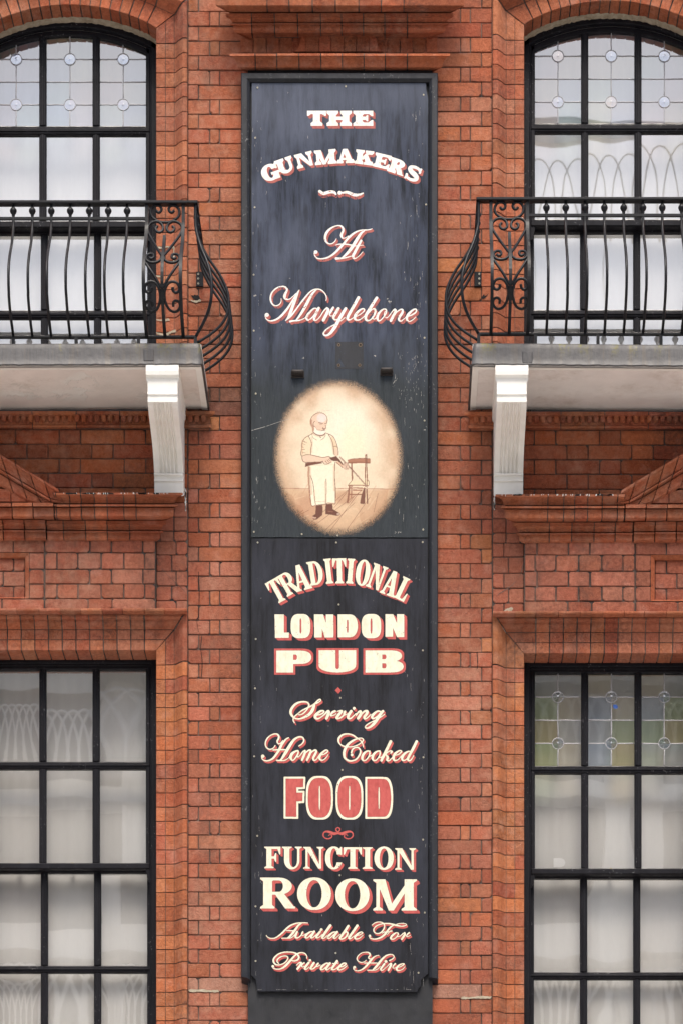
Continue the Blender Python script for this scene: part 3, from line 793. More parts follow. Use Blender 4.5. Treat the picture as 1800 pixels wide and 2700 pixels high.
def build_window(right, upper, label):
    um, vm = side_maps(right)
    if right: um = lambda u: 1794 - u
    B0 = -.188
    def bx(mb, u0, u1, v0, v1, d0, d1, bev=.004, m=0):
        r = -.20
        mb.box(X(um(u0), r), X(um(u1), r), -d0, -d1, Z(vm(v1), r), Z(vm(v0), r), m, bev=bev)
    def PP(u, v, d): return P(um(u), vm(v), d, -.20)
    vb = 1010 if upper else 2830
    fr = MB()
    for s in (1, -1):
        e = lambda u, s=s: CX + s*(u-CX)
        t0 = 104 if upper else 1752
        bx(fr, e(399), e(424), t0-2 if upper else t0-30, vb+30, B0, -.31)
        bx(fr, e(395.5), e(399.5), t0+4, vb, B0-.010, -.29, .003)
    if upper:
        us = np.linspace(-50, 416, 41)
        f = lambda u, c, Rr: PP(u, arcv(u, c, Rr), 0)
        def arow(c, Rr, d): return [PP(u, arcv(u, c, Rr), d) for u in us]
        rows = [arow(30, 464, B0-.0), arow(71, 462, B0), arow(73, 462, B0-.004), arow(74, 462, B0-.012), arow(79, 460, B0-.012)]
        for a, b in zip(rows[:-1], rows[1:]): fr.strip(a, b)
    else:
        bx(fr, -60, 425, 1700, 1750, B0-.004, -.31)
        bx(fr, -60, 425, 1748, 1756, B0-.012, -.29, .003)
        bx(fr, -60, 425, 2830, 2870, B0+.02, -.31)
    win = fr.build('window', M['timber'], pub)
    if not upper:
        sl_ = MB(); sl_.box(X(um(-60)), X(um(426)), -.045, .20, Z(vm(2905)), Z(vm(2872)), bev=.008); sl_.build('window_sill', M['stone2'], win)
    tag(win, label)
    if upper: vt, vh, vm1, vm2, vq, vend = 90, (330, 353), 582, 600, (806, 827), 1040
    else: vt, vh, vm1, vm2, vq, vend = 1764, (2007, 2026.5), 2275, 2291, (2540, 2559), 2800
    su = MB(); D0 = -.204
    for s in (1, -1):
        e = lambda u, s=s: CX + s*(u-CX)
        bx(su, e(385), e(396), (118 if upper else 1752), vm2, D0, -.243)
        if not upper or True:     # sash horn
            q = [(396, vm2), (396, vm2+34), (392.5, vm2+34), (391, vm2+26), (388, vm2+22), (388, vm2+14), (385.5, vm2+8), (385.5, vm2)]
            F = [PP(e(a), b, D0) for a, b in q]; K = [PP(e(a), b, -.243) for a, b in q]
            su.poly(F); su.strip(F + F[:1], K + K[:1])
    if upper:
        rows = [arow(79, 460, D0), arow(89, 458, D0), arow(90.5, 457, D0-.004), arow(90.5, 457, -.238)]
        for a, b in zip(rows[:-1], rows[1:]): su.strip(a, b)
    else:
        bx(su, -31, 396, 1755, vt, D0+.001, -.243)
    for a, b in MUL:
        for v0, v1 in (((arcv((a+b)/2, 88, 457) if upper else vt-1), vh[0]), (vh[1], vm1)):
            bx(su, a, b, v0, v1, D0-.002, -.238, .006)
            bx(su, a+6.5, b-6.5, v0, v1, D0+.003, D0-.001, .002)
    bx(su, -30, 395, vh[0], vh[1], D0-.001, -.238, .006); bx(su, -30, 395, vh[0]+7, vh[1]-7, D0+.0045, D0, .002)
    bx(su, -31, 396, vm1, vm2, D0+.006, -.26, .005)
    us_ = su.build('upper_sash', M['timber'], win)
    sl = MB(); D1 = -.250
    for s in (1, -1):
        e = lambda u, s=s: CX + s*(u-CX)
        bx(sl, e(386.5), e(398), vm2-6, vend, D1, -.288)
    bx(sl, -31, 396, vm2-14, vm2+4, D1, -.283)
    for a, b in MUL:
        for v0, v1 in ((vm2+2, vq[0]), (vq[1], vend)):
            bx(sl, a+1.5, b+1.5, v0, v1, D1-.002, -.283, .006); bx(sl, a+8, b-5, v0, v1, D1+.003, D1-.001, .002)
    bx(sl, -30, 397, vq[0], vq[1], D1-.001, -.283, .006); bx(sl, -30, 397, vq[0]+7, vq[1]-7, D1+.0045, D1, .002)
    bx(sl, -31, 397, vend, vend+40, D1, -.288)
    sl.build('lower_sash', M['timber'], win)
    stained = upper or right
    for i, (a, b) in enumerate(PANE):
        for r, (v0, v1) in enumerate(((vt, vh[0]), (vh[1], vm1), (vm2, vq[0]), (vq[1], vend))):
            gd = -.226 if r < 2 else -.270
            if r == 0 and stained:
                mb = MB(); pal = ST['pale'] if upper else ST['deep']
                mats = pal + ST['round'] + [M['came']]
                mid = (a+b)/2 + random.uniform(-1, 1)
                H = [v0 + (v1-v0)*f for f in (.0, .25, .5, .75, 1)]
                H[0] = v0-4
                last = -1
                for ci, (x0, x1) in enumerate(((a, mid), (mid, b))):
                    for ri in range(4):
                        k = random.choice([x for x in range(5) if x != last]); last = k
                        dj = random.uniform(-.0004, .0004)
                        uu = np.linspace(x0, x1, 7)
                        top = [(u, (arcv(u, 88, 457) if (upper and ri == 0) else H[ri])) for u in uu]
                        if upper and ri == 0: top = [(u, min(v, H[1])) for u, v in top]
                        pts = [PP(u, v, gd+dj) for u, v in top] + [PP(u, H[ri+1], gd+dj) for u in uu[::-1]]
                        mb.poly(pts, k)
                def came(p, q, wdt=1.5):
                    pts = [np.array(p) + (np.array(q)-np.array(p))*t for t in np.linspace(0, 1, 7)]
                    pts = [(x+random.uniform(-.5, .5), y+random.uniform(-.5, .5)) for x, y in pts]
                    mb.tube([PP(x, y, gd+.002) for x, y in pts], wdt*S, 8, 6)
                t_ = max(H[0], arcv(mid, 86, 457)) if upper else H[0]
                for p, q in ((t_, H[1]-15), (H[1]+15, H[3]-15), (H[3]+15, v1)):
                    if q > p: came((mid, p), (mid, q))
                came((a, H[2]), (b, H[2]))
                for h in (H[1], H[3]): came((a, h), (mid-15, h)); came((mid+15, h), (b, h))
                for h in (H[1], H[3]):
                    cxx, rr = mid, 15
                    rk = 5 + random.randrange(3)
                    ring = [(cxx+rr*math.cos(t), h+rr*math.sin(t)) for t in np.linspace(0, 2*math.pi, 21)]
                    rows = [[PP(cxx+rr*f*math.cos(t), h+rr*f*math.sin(t), gd+.0025+zz) for t in np.linspace(0, 2*math.pi, 21)] for f, zz in ((.02, .0015), (.2, .001), (.4, .0002), (.75, .0008), (1, .0))]
                    mb.grid(rows, rk, sm=True)
                    mb.tube([PP(x, y, gd+.004) for x, y in ring], 1.0*S, 8, 6)
                mb.build('stained_glass_pane', mats, win, flip=right)
            else:
                mb = MB()
                tl = random.uniform(-.0018, .0018); tw = random.uniform(-.0014, .0014); bw = random.uniform(-.0006, .0009) if upper else random.uniform(-.0015, .002)
                if r >= 2: a2, b2 = a+1, b+2
                else: a2, b2 = a-2, b+2
                rows = []
                for fv in np.linspace(0, 1, 9):
                    rows.append([PP(a2+(b2-a2)*fu, v0-2+(v1-v0+4)*fv, gd + tl*(fu-.5) + tw*(fv-.5) + bw*(4*fu*(1-fu)*fv*(1-fv))) for fu in np.linspace(0, 1, 7)])
                mb.grid(rows, 0, sm=True)
                mb.build('window_pane', M['glass_up' if upper else 'glass'], win, flip=right)
    # brass sash fasteners on the meeting rail
    if not upper:
        for u in ((46, 187) if not right else (182,)):
            q = MB()
            q.box(X(um(u-7), -.2), X(um(u+8), -.2), .262, .29, Z(vm(vm1-4), -.2), Z(vm(vm1+1), -.2), bev=.003)
            q.lathe(X(um(u), -.2), .285, [(.001, Z(vm(vm1-12), -.2)), (.009, Z(vm(vm1-10), -.2)), (.010, Z(vm(vm1-6), -.2)), (.006, Z(vm(vm1-3), -.2)), (.006, Z(vm(vm1), -.2))])
            q.build('sash_fastener', M['brass'], win)
    # curtain behind the glass
    cb = MB(); rows = []
    v0, v1 = (50, 1060) if upper else (1735, 2850)
    for fv in np.linspace(0, 1, 12):
        rows.append([P(um(u), vm(v0+(v1-v0)*fv), -.325 + .003*math.sin(u*.06 + (1.3 if right else 0) + .6*math.sin(fv*4)) + .001*math.sin(u*.21+fv*2), -.28) for u in np.arange(-62, 430, 4.)])
    cb.grid(rows, 0, sm=True)
    zc = Z(vm(v1), -.28)
    nm = 'right' if right else 'left'
    o = cb.build('window_blind' if not upper else 'net_curtain', M['curtain'] if upper else M['blind'], None, (X(um(183), -.28), .285, zc))
    tag(o, ('white net curtain behind the arched window above the %s balcony' if upper else 'pale grey fabric blind behind the square headed window at lower %s') % nm, 'curtain' if upper else 'blind')
    # room behind, so that nothing shines through
    rb = MB(); u0, u1 = -66, 434
    for q in ([(u0, v0-20, -.5), (u1, v0-20, -.5), (u1, v1+20, -.5), (u0, v1+20, -.5)],):
        rb.poly([P(um(a), vm(b), d, -.31) for a, b, d in q])
    for (a, b), (c_, d_) in (((u0, v0-20), (u1, v0-20)), ((u1, v0-20), (u1, v1+20)), ((u1, v1+20), (u0, v1+20)), ((u0, v1+20), (u0, v0-20))):
        rb.poly([P(um(a), vm(b), -.24, -.28), P(um(c_), vm(d_), -.24, -.28), P(um(c_), vm(d_), -.5, -.28), P(um(a), vm(b), -.5, -.28)])
    rb.build('inner_wall', M['stone'], win)
    return win
build_window(False, True, 'arched sash window with pastel leaded glass above the left balcony')
build_window(True, True, 'arched sash window with pastel leaded glass above the right balcony')
build_window(False, False, 'square headed black sash window with twelve clear panes, lower left')
build_window(True, False, 'square headed black sash window with ochre and green leaded top lights, lower right')
bs = MB(); q = [(1616, 1854), (1624, 1853.5), (1628, 1858), (1628, 1864), (1620, 1865), (1616, 1861)]
F = [P(a, b, -.2245, -.2) for a, b in q]; K = [(p[0], p[1]+.0015, p[2]) for p in F]
bs.poly(F); bs.strip(F+F[:1], K+K[:1])
bs.build('blue_glass_chip', mat_plain('blue_chip', (.06, .16, .55), .4, 0, .1), bpy.data.objects['window.003'])
# small white card standing on the meeting rail, lower right window
cd = MB(); cu, cv = 1458, 2285
q = [(1458, 2262), (1478, 2262), (1486, 2266), (1489.5, 2274), (1486, 2282), (1478, 2286), (1458, 2286)]
F = [P(a, b, -.285, -.28) for a, b in q]; K = [(p[0], p[1]+.002, p[2]) for p in F]
cd.poly(F); cd.poly(K[::-1]); cd.strip(F+F[:1], K+K[:1])
tag(cd.build('paper_card', M['card'], None, P(1473, 2286, -.285, -.28)), 'small white card with one round end propped inside the lower right window', 'card')

# ------------------------------------------------------------------ balconies: slab, lead, brackets (parts of the pub) and iron railings
def belly(f):
    return float(np.interp(f, BX, BY))
_b = catmull([(-.05, 0), (.10, 0), (.20, .05), (.34, .33), (.48, .72), (.60, .95), (.69, 1), (.78, .95), (.86, .76), (.93, .44), (.975, .15), (1.0, 0)], .05)
BX, BY = _b[:, 0], _b[:, 1]
DR, AF, AS = .50, .205, .165
def build_balcony(right):
    sm_ = 1786
    um = (lambda u: sm_ - u) if right else ID
    nm = 'right' if right else 'left'
    tl = .009 if right else .004       # the slab sags a little away from the sign
    zt, zb = Z(904, .525), Z(960, .55)
    UE = 541.0
    dz = lambda u: -tl*abs(u-UE)*S
    # slab and soffit
    sb = MB()
    zs = Z(1079, 0)
    us = np.linspace(-1000, 548, 30)
    rows = []
    for d in (.0, .1, .2, .3, .4, .5, .53):
        rows.append([(X(um(u)), -d, zs + dz(u) + random.uniform(-.0015, .0015)) for u in us])
    sb.grid(rows, 0, sm=False)
    sb.strip([(X(um(u)), -.53, zs+dz(u)) for u in us], [(X(um(u)), -.53, zt-.01+dz(u)) for u in us])
    sb.strip([(X(um(548)), -d, zs) for d in (0, .53)], [(X(um(548)), -d, zt-.01) for d in (0, .53)])
    sb.strip([(X(um(-1000)), -d, zs+dz(-1000)) for d in (0, .53)], [(X(um(-1000)), -d, zt-.01+dz(-1000)) for d in (0, .53)])
    # thin painted border strip under the edge
    for a, b in ((-1000, 538),):
        sb.strip([(X(um(u)), -.500, zs-.004+dz(u)) for u in (a, b)], [(X(um(u)), -.532, zs-.006+dz(u)) for u in (a, b)], 1)
    sb.strip([(X(um(533)), -d, zs-.004) for d in (.0, .532)], [(X(um(548.5)), -d, zs-.006) for d in (.0, .532)], 1)
    sb.strip([(X(um(533)), -d, zs-.004) for d in (.0, .532)], [(X(um(533)), -d, zs+.0) for d in (.0, .532)], 1)
    sl = sb.build('balcony_slab', [M['soffit2' if right else 'soffit'], M['white']], pub)
    tag(sl, 'smooth painted slab of the right balcony' if right else 'painted slab of the left balcony with peeling underside')
    # lead sheet dressed over front and side
    lb = MB()
    prof = [(-.525, zt+.004, 1), (-.10, zt+.002, 1), (-.004, zt, 1), (.006, zt-.004, 1), (.012, zt-.013, 1), (.015, zt-.035, .7), (.017, zt-.06, .25), (.019, zt-.085, .05), (.023, zb+.006, 0), (.026, zb, 0), (.020, zb-.002, 0), (.006, zb+.004, 0)]
    st = [('f', u) for u in np.linspace(-1000, UE-4, 120)] + [('c', 0)] + [('s', d) for d in np.linspace(.505, 0.0, 14)]
    ids = []
    for kind, q in st:
        row = []
        n1 = random.uniform(-.0012, .0012); n2 = random.uniform(-.002, .002)
        for o, z, mo_ in prof:
            zz = z + (n2 if mo_ == 0 else n1*.5)
            if kind == 'f':
                p = (X(um(q)), -(.525+o), zz+dz(q))
            elif kind == 'c':
                p = (X(um(UE+o/S*.9)), -(.525+o*.9), zz)
            else:
                oo = max(o, -.10)
                p = (X(um(UE+oo/S)), -q, zz - .004*(1-q/.5))
            row.append(lb.vert(p, (mo_, mo_, mo_, 1)))
        ids.append(row)
    for i in range(len(ids)-1):
        for j in range(len(prof)-1):
            lb.face((ids[i][j], ids[i][j+1], ids[i+1][j+1], ids[i+1][j]), 0, True)
    # patch welded on the face
    pu = 393 if not right else 1786-1389
    ux = 1040 + (pu-1040)*(1-.545/D) if not right else 1786 - (1040 + (1389-1040)*(1-.545/D))
    zc = Z(937.5 if not right else 943, .545)
    lb.box(X(um(ux-13)), X(um(ux+13)), -.549, -.535, zc-.029, zc+.029, bev=.003, c=(0, 0, 0, 1))
    tag(lb.build('lead_flashing', M['lead'], pub), 'grey lead sheet over the edge of the %s balcony' % nm)
    # scroll bracket
    bb = MB()
    cu_, hw = 449.5, 38.0
    if right: cu_ = 1792 - 1337.5 - 6
    pr = [(.548, 6.641), (.552, 6.610), (.549, 6.590), (.535, 6.582), (.532, 6.575), (.530, 6.560), (.528, 6.508), (.534, 6.504), (.534, 6.497), (.527, 6.493), (.526, 6.470), (.532, 6.466), (.531, 6.458)]
    cv = [(.518, 6.452), (.50, 6.440), (.46, 6.425), (.40, 6.408), (.33, 6.390), (.265, 6.371), (.21, 6.348), (.172, 6.325), (.145, 6.302), (.124, 6.278), (.110, 6.262)]
    cv = [tuple(p) for p in catmull(cv, .25)]
    pe = [(.118, 6.258), (.118, 6.250), (.106, 6.247), (.102, 6.232), (.108, 6.228), (.108, 6.221), (.099, 6.217), (.092, 6.170), (.090, 6.150)]
    full = [(d, z, 0) for d, z in pr] + [(d, z, 1) for d, z in cv] + [(d, z, 0) for d, z in pe]
    full = [(d, z + CZ, k) for d, z, k in full]
    cols = np.linspace(-1, 1, 61)
    rows = []
    for i, (d, z, k) in enumerate(full):
        a = full[max(i-1, 0)]; b = full[min(i+1, len(full)-1)]
        tx, tz = b[0]-a[0], b[1]-a[1]; L = math.hypot(tx, tz) + 1e-9
        nx, nz = -tz/L, tx/L          # outward: towards the street / down
        row = []
        wide = 1.10 if z > CZ + 6.572 else 1.0
        for c in cols:
            g_ = 0
            if k and abs(c) < .66: g_ = -.013*(.5-.5*math.cos(2*math.pi*(c+.66)/1.32*5))**1.2
            row.append((X(um(cu_ + c*hw*wide)), -(d + nx*g_), z + nz*g_))
        rows.append(row)
    bb.grid(rows, 0, sm=False)
    for sgn in (0, -1):
        F = [r[sgn] for r in rows]
        bb.strip(F, [(p[0], .02, max(p[2], CZ+6.2)) for p in F])
        # scroll relief on the cheek
    tag(bb.build('scroll_bracket', M['white'], pub), 'white fluted scroll bracket under the %s balcony' % nm)

    # ---- railing
    rv = -8.5 if right else 0
    ztop, zbot = Z(537+rv, DR), Z(889+rv*.9, DR)
    z2 = Z(577+rv, DR)
    UR = 532.4
    rail = thing('balcony_railing', (X(um(200)), -DR, zt), 'black wrought iron balcony railing with bellied bars on the %s' % nm, 'railing', 'bellied iron railings of the two balconies')
    def fz(f): return ztop + (zbot-ztop)*f
    def FP(u, f): return (X(um(u)), -(DR + AF*belly(f)), fz(f))
    iron = M['iron']
    r_ = MB()
    r_.box(X(um(-980)), X(um(UR+6)), -DR-.022, -DR+.022, ztop-.006, ztop+.009, bev=.003)
    r_.box(X(um(UR-5)), X(um(UR+6)), -DR+.0225, .0, ztop-.006, ztop+.009)
    r_.box(X(um(-980)), X(um(405)), -DR-.007, -DR+.007, z2-.006, z2+.007)
    r_.box(X(um(UR-1.5)), X(um(UR+1.5)), -DR+.02, .0, z2-.006, z2+.007)
    r_.build('top_rail', iron, rail)
    r_ = MB()
    r_.box(X(um(-980)), X(um(UR+3)), -DR-.009, -DR+.009, zbot-.006, zbot+.007, bev=.002)
    r_.box(X(um(UR-3)), X(um(UR+3)), -DR+.0095, .0, zbot-.006, zbot+.007)
    r_.build('bottom_rail', iron, rail)
    fl = np.linspace(0, 1, 49)
    u36 = 1040 + (36-1040)*(1-DR/D); stp = 50*(1-DR/D)
    if right: u36 = 1786 - (1040 + (1744.5-1040)*(1-DR/D)) ; stp = 50.9*(1-DR/D)
    balls = []
    for k in range(-22, 7):
        u = u36 + k*stp
        if u < -970: continue
        b = MB(); jit = random.uniform(-1, 1)
        b.tube([FP(u + jit*(1 if .3 < f < .8 else .3), f) for f in fl], .0070, n=8)
        zc = (ztop + z2)/2 + .001
        b.lathe(X(um(u)), -DR, [(.004, zc+.034), (.0075, zc+.026), (.007, zc+.020), (.011, zc+.015), (.0172, zc+.006), (.0178, zc-.002), (.014, zc-.012), (.008, zc-.018), (.0085, zc-.024), (.004, zc-.034)])
        b.build('baluster', iron, rail)
    # ornamental scroll panel
    def UN(px, py):
        """point of the scroll panel: photo px -> on the bellied sheet (left balcony measures)"""
        u, v = 390 + px/5.878, 520 + py/5.878
        d = DR
        for _ in range(8):
            z = Z(v, d); f = (Z(537, DR) - z)/(Z(537, DR) - Z(889, DR)); d = DR + AF*belly(f)
        return UC + (u-UC)*(1-d/D), f
    UCEN = 1040 + (436.5-1040)*(1-DR/D) - .5
    WB = 48*(1-DR/D)
    for u in (UCEN-WB-.5, UCEN+WB):
        b = MB(); b.tube([FP(u, f) for f in fl], .0082, sq=True); b.build('panel_bar', iron, rail)
    b = MB(); b.tube([FP(UCEN, f) for f in np.linspace(.27, 1, 22)], .0078, sq=True); b.build('panel_bar', iron, rail)
    SC = dict(
        top=[(405, 205), (372, 238), (335, 222), (322, 175), (355, 135), (420, 132), (472, 175), (488, 245), (462, 312), (390, 365), (320, 388), (262, 392)],
        heart=[(368, 450), (398, 478), (385, 525), (340, 545), (295, 520), (285, 470), (310, 415), (370, 380), (440, 385), (498, 425), (520, 485), (505, 560), (440, 665), (350, 800), (262, 915)],
        curl=[(245, 925), (255, 965), (310, 1005), (390, 1015), (455, 990), (483, 945), (465, 900), (420, 880), (375, 890), (365, 930), (400, 955), (430, 935)],
        diag=[(486, 1005), (400, 1125), (310, 1265), (235, 1400)],
        low=[(380, 1395), (392, 1450), (430, 1478), (478, 1455), (488, 1395), (450, 1330), (385, 1308), (320, 1335), (270, 1420), (254, 1530), (270, 1640), (320, 1735), (390, 1770), (450, 1752), (490, 1690), (478, 1630), (430, 1603), (388, 1630), (385, 1690)])
    ctr = dict(top=265, heart=255, curl=224, diag=217, low=222)
    for key, pts in SC.items():
        for s in (1, -1):
            q = []
            for x, y in catmull(pts, .16):
                u, f = UN(x, y); uc, _ = UN(ctr[key], y)
                q.append(FP(UCEN + s*(u-uc), f))
            b = MB(); b.tube(q, .0070, n=8); b.build('scroll', iron, rail)
    # corner bar and side bars
    b = MB(); b.tube([(X(um(UR + .088*belly(f)/S)), -(DR + .088*belly(f)), fz(f)) for f in fl], .0078, n=8); b.build('corner_bar', iron, rail)
    for d in (.425, .335, .245, .155, .065):
        b = MB(); b.tube([(X(um(UR + AS*belly(f)/S)), -d, fz(f)) for f in fl], .0074, n=8)
        zc = (ztop+z2)/2
        b.lathe(X(um(UR)), -d, [(.004, zc+.032), (.007, zc+.02), (.0145, zc+.006), (.015, zc-.002), (.008, zc-.018), (.004, zc-.032)])
        b.build('baluster', iron, rail)
    for u in ([-900, -735, -570, -420, -270, 36, 201.5, 366] if not right else [1786-1741, 1786-1575, 1786-1410, -120, -290, -460, -630, -800]):
        ut = UC + (u-UC)*(1-DR/D) if not right else 1786 - (UC + ((1786-u)-UC)*(1-DR/D))
        b = MB(); b.tube([(X(um(ut)), -DR, zbot), (X(um(ut)), -DR, zt-.02)], .008, sq=True); b.build('foot', iron, rail)
    b = MB(); b.tube([(X(um(UR)), -DR, zbot), (X(um(UR)), -DR, zt-.02)], .008, sq=True); b.build('foot', iron, rail)
    pl = MB()
    zp0, zp1 = Z(757, 0), Z(718, 0)
    pl.box(X(um(518)), X(um(537)), -.009, .006, zp0, zp1, bev=.002)
    po = pl.build('wall_plate', iron, rail)
    for v in (725, 737, 750):
        s_ = MB(); c = P(um(524), v, .009, 0)
        s_.grid([[(c[0]+r*math.cos(t), c[1]-y, c[2]+r*math.sin(t)) for t in np.linspace(0, 2*math.pi, 11)[:-1]] for r, y in ((.0058, 0), (.0052, .003), (.003, .0035), (.0028, .001), (.0001, .001))], closed=True)
        s_.build('screw', M['steel'], po)
build_balcony(False)
build_balcony(True)

# ------------------------------------------------------------------ painted sign
sign = thing('pub_sign', (X(894), -.02, Z(2700)), 'tall black painted pub sign with cream lettering and an oval picture, framed between the windows', 'sign')
DP = .050
def sp(mb, u0, u1, v0, v1, d0, d1, bev=.004, m=0):
    r = max(d0, d1)
    mb.box(X(u0, r), X(u1, r), -d0, -d1, Z(v1, r), Z(v0, r), m, bev=bev)
b = MB()
b.box(X(655), X(1139), -.030, .03, Z(3000), Z(180))
tag(b.build('backing_board', M['backing'], sign), 'plain black board showing below the lettered panels')
# frame: three bevelled boards
def board(prof, A, Bq, endcut=0):
    """prof (offset inwards, depth); runs from A(o) to B(o)"""
    mb = MB(); n = 60
    rows = []
    for t in np.linspace(0, 1, n):
        row = []
        for o, d in prof:
            a, c = A(o), Bq(o)
            jj = random.uniform(-.25, .25)
            u = a[0]+(c[0]-a[0])*t; v = a[1]+(c[1]-a[1])*t
            dd = d + random.uniform(-.0003, .0003)
            if endcut and t == 1: v += endcut*(1 - max(0, d)/.08)
            row.append(P(u+jj*.5, v, dd, .07))
        rows.append(row)
    mb.grid(rows, 0, sm=False)
    mb.face([mb.vert(p) for p in rows[0]]); mb.face([mb.vert(p) for p in rows[-1]])
    return mb
prof = [(0, -.01), (0, .062), (2.0, .066), (15, .066), (17, .064), (22.5, .055), (24, .046), (24, .0)]
board(prof, lambda o: (636+o, 190.6+o), lambda o: (636+o*1.02, 2571+o*.25), 15).build('frame_board', M['frame'], sign)
board(prof, lambda o: (1153-o, 190.6+o), lambda o: (1153.5-o*1.02, 2578-o*.25), 13).build('frame_board', M['frame'], sign)
board(prof, lambda o: (636+o, 190.2+o), lambda o: (1153-o, 190.2+o)).build('frame_board', M['frame'], sign)
def panel(name, outline, matl, label):
    mb = MB(); n = len(outline)
    pts = []
    for i in range(n):
        a, c = np.array(outline[i], float), np.array(outline[(i+1) % n], float)
        k = max(1, int(np.linalg.norm(c-a)/12))
        for t in range(k):
            p = a+(c-a)*t/k
            if k > 3 and t: p = p + RNG.uniform(-.45, .45, 2)
            pts.append(p)
    F = [mb.vert(P(p[0], p[1], DP)) for p in pts]
    F2 = [P(p[0]+.5*(1 if p[0] < 894 else -1), p[1], DP-.002, DP) for p in pts]
    mb.face(F)
    q = [mb.vert(P(p[0], p[1], DP-.012, DP)) for p in pts]
    for i in range(len(F)):
        j = (i+1) % len(F); mb.face((F[i], q[i], q[j], F[j]))
    mb.face(q[::-1])
    o = mb.build(name, matl, sign); tag(o, label)
    return o
p_up = panel('upper_panel', [(664.5, 216.5), (1118, 217), (1122, 221), (1122.5, 236), (1127.5, 262), (1126, 700), (1127, 1417), (663, 1416.5)], M['panel_up'], 'bleached blue black panel with the name and the oval picture')
p_low = panel('lower_panel', [(664.5, 1419.5), (1126.5, 1420.5), (1127.5, 2566), (1109, 2583), (1108, 2600), (1101, 2608), (1099, 2615.5), (679, 2613.5), (675.5, 2583), (663, 2571)], M['panel_low'], 'black panel with the red and cream advertising lines')
# screws along the panel edges
def screw(u, v, par, r=.0052):
    s_ = MB(); c = P(u, v, DP)
    s_.grid([[(c[0]+q*math.cos(t), c[1]-y, c[2]+q*math.sin(t)) for t in np.linspace(0, 2*math.pi, 11)[:-1]] for q, y in ((r, 0), (r*.9, .0022), (r*.5, .0026), (r*.45, .001), (.0001, .001))], closed=True)
    s_.build('screw', M['steel'], par)
for x, y in ((679.6, 231.5), (911, 228), (1115.5, 250), (673.5, 363.5), (672, 547), (1122, 539.5), (669.5, 724.5), (669.7, 872), (1118, 891), (675, 1038), (1118, 1109), (670, 1402.5), (796, 1408.5), (890, 1412), (1114.5, 1396.5)):
    screw(x, y, p_up)
for x, y in ((680, 1430.5), (886.5, 1430.5), (1113, 1429.5), (893, 1594), (675, 1685), (1113.5, 1715), (673, 1815), (897, 1840), (671, 1994.5), (1115, 1997), (902, 2030), (679, 2204), (1114, 2214), (895.5, 2308), (674.5, 2390), (1118.5, 2406.5), (885, 2513), (674.5, 2534), (1102, 2565)):
    screw(x, y, p_low)
# two iron lugs over the picture
for u0, u1, v0, v1 in ((769.5, 801, 974, 996), (1003, 1034, 969, 990)):
    mb = MB(); rows = []
    for t in np.linspace(0, 1, 9):
        a = math.pi*t
        rows.append([P(u, (v0+v1)/2 - 8*math.cos(a)*.9, DP + .004 + .030*math.sin(a)*f, DP) for u, f in ((u0, .0), (u0, .85), (u0+3, 1), (u1-3, 1), (u1, .85), (u1, 0))])
    mb.grid(rows, 0, sm=True)
    r = DP+.03
    mb.box(X(u0-1.5, DP), X(u1+1.5, DP), -DP-.006, -DP+.002, Z(v1+1, DP), Z(v0+6, DP), bev=.002)
    tag(mb.build('iron_lug', M['rust'], p_up), 'rusty black lug over the picture')

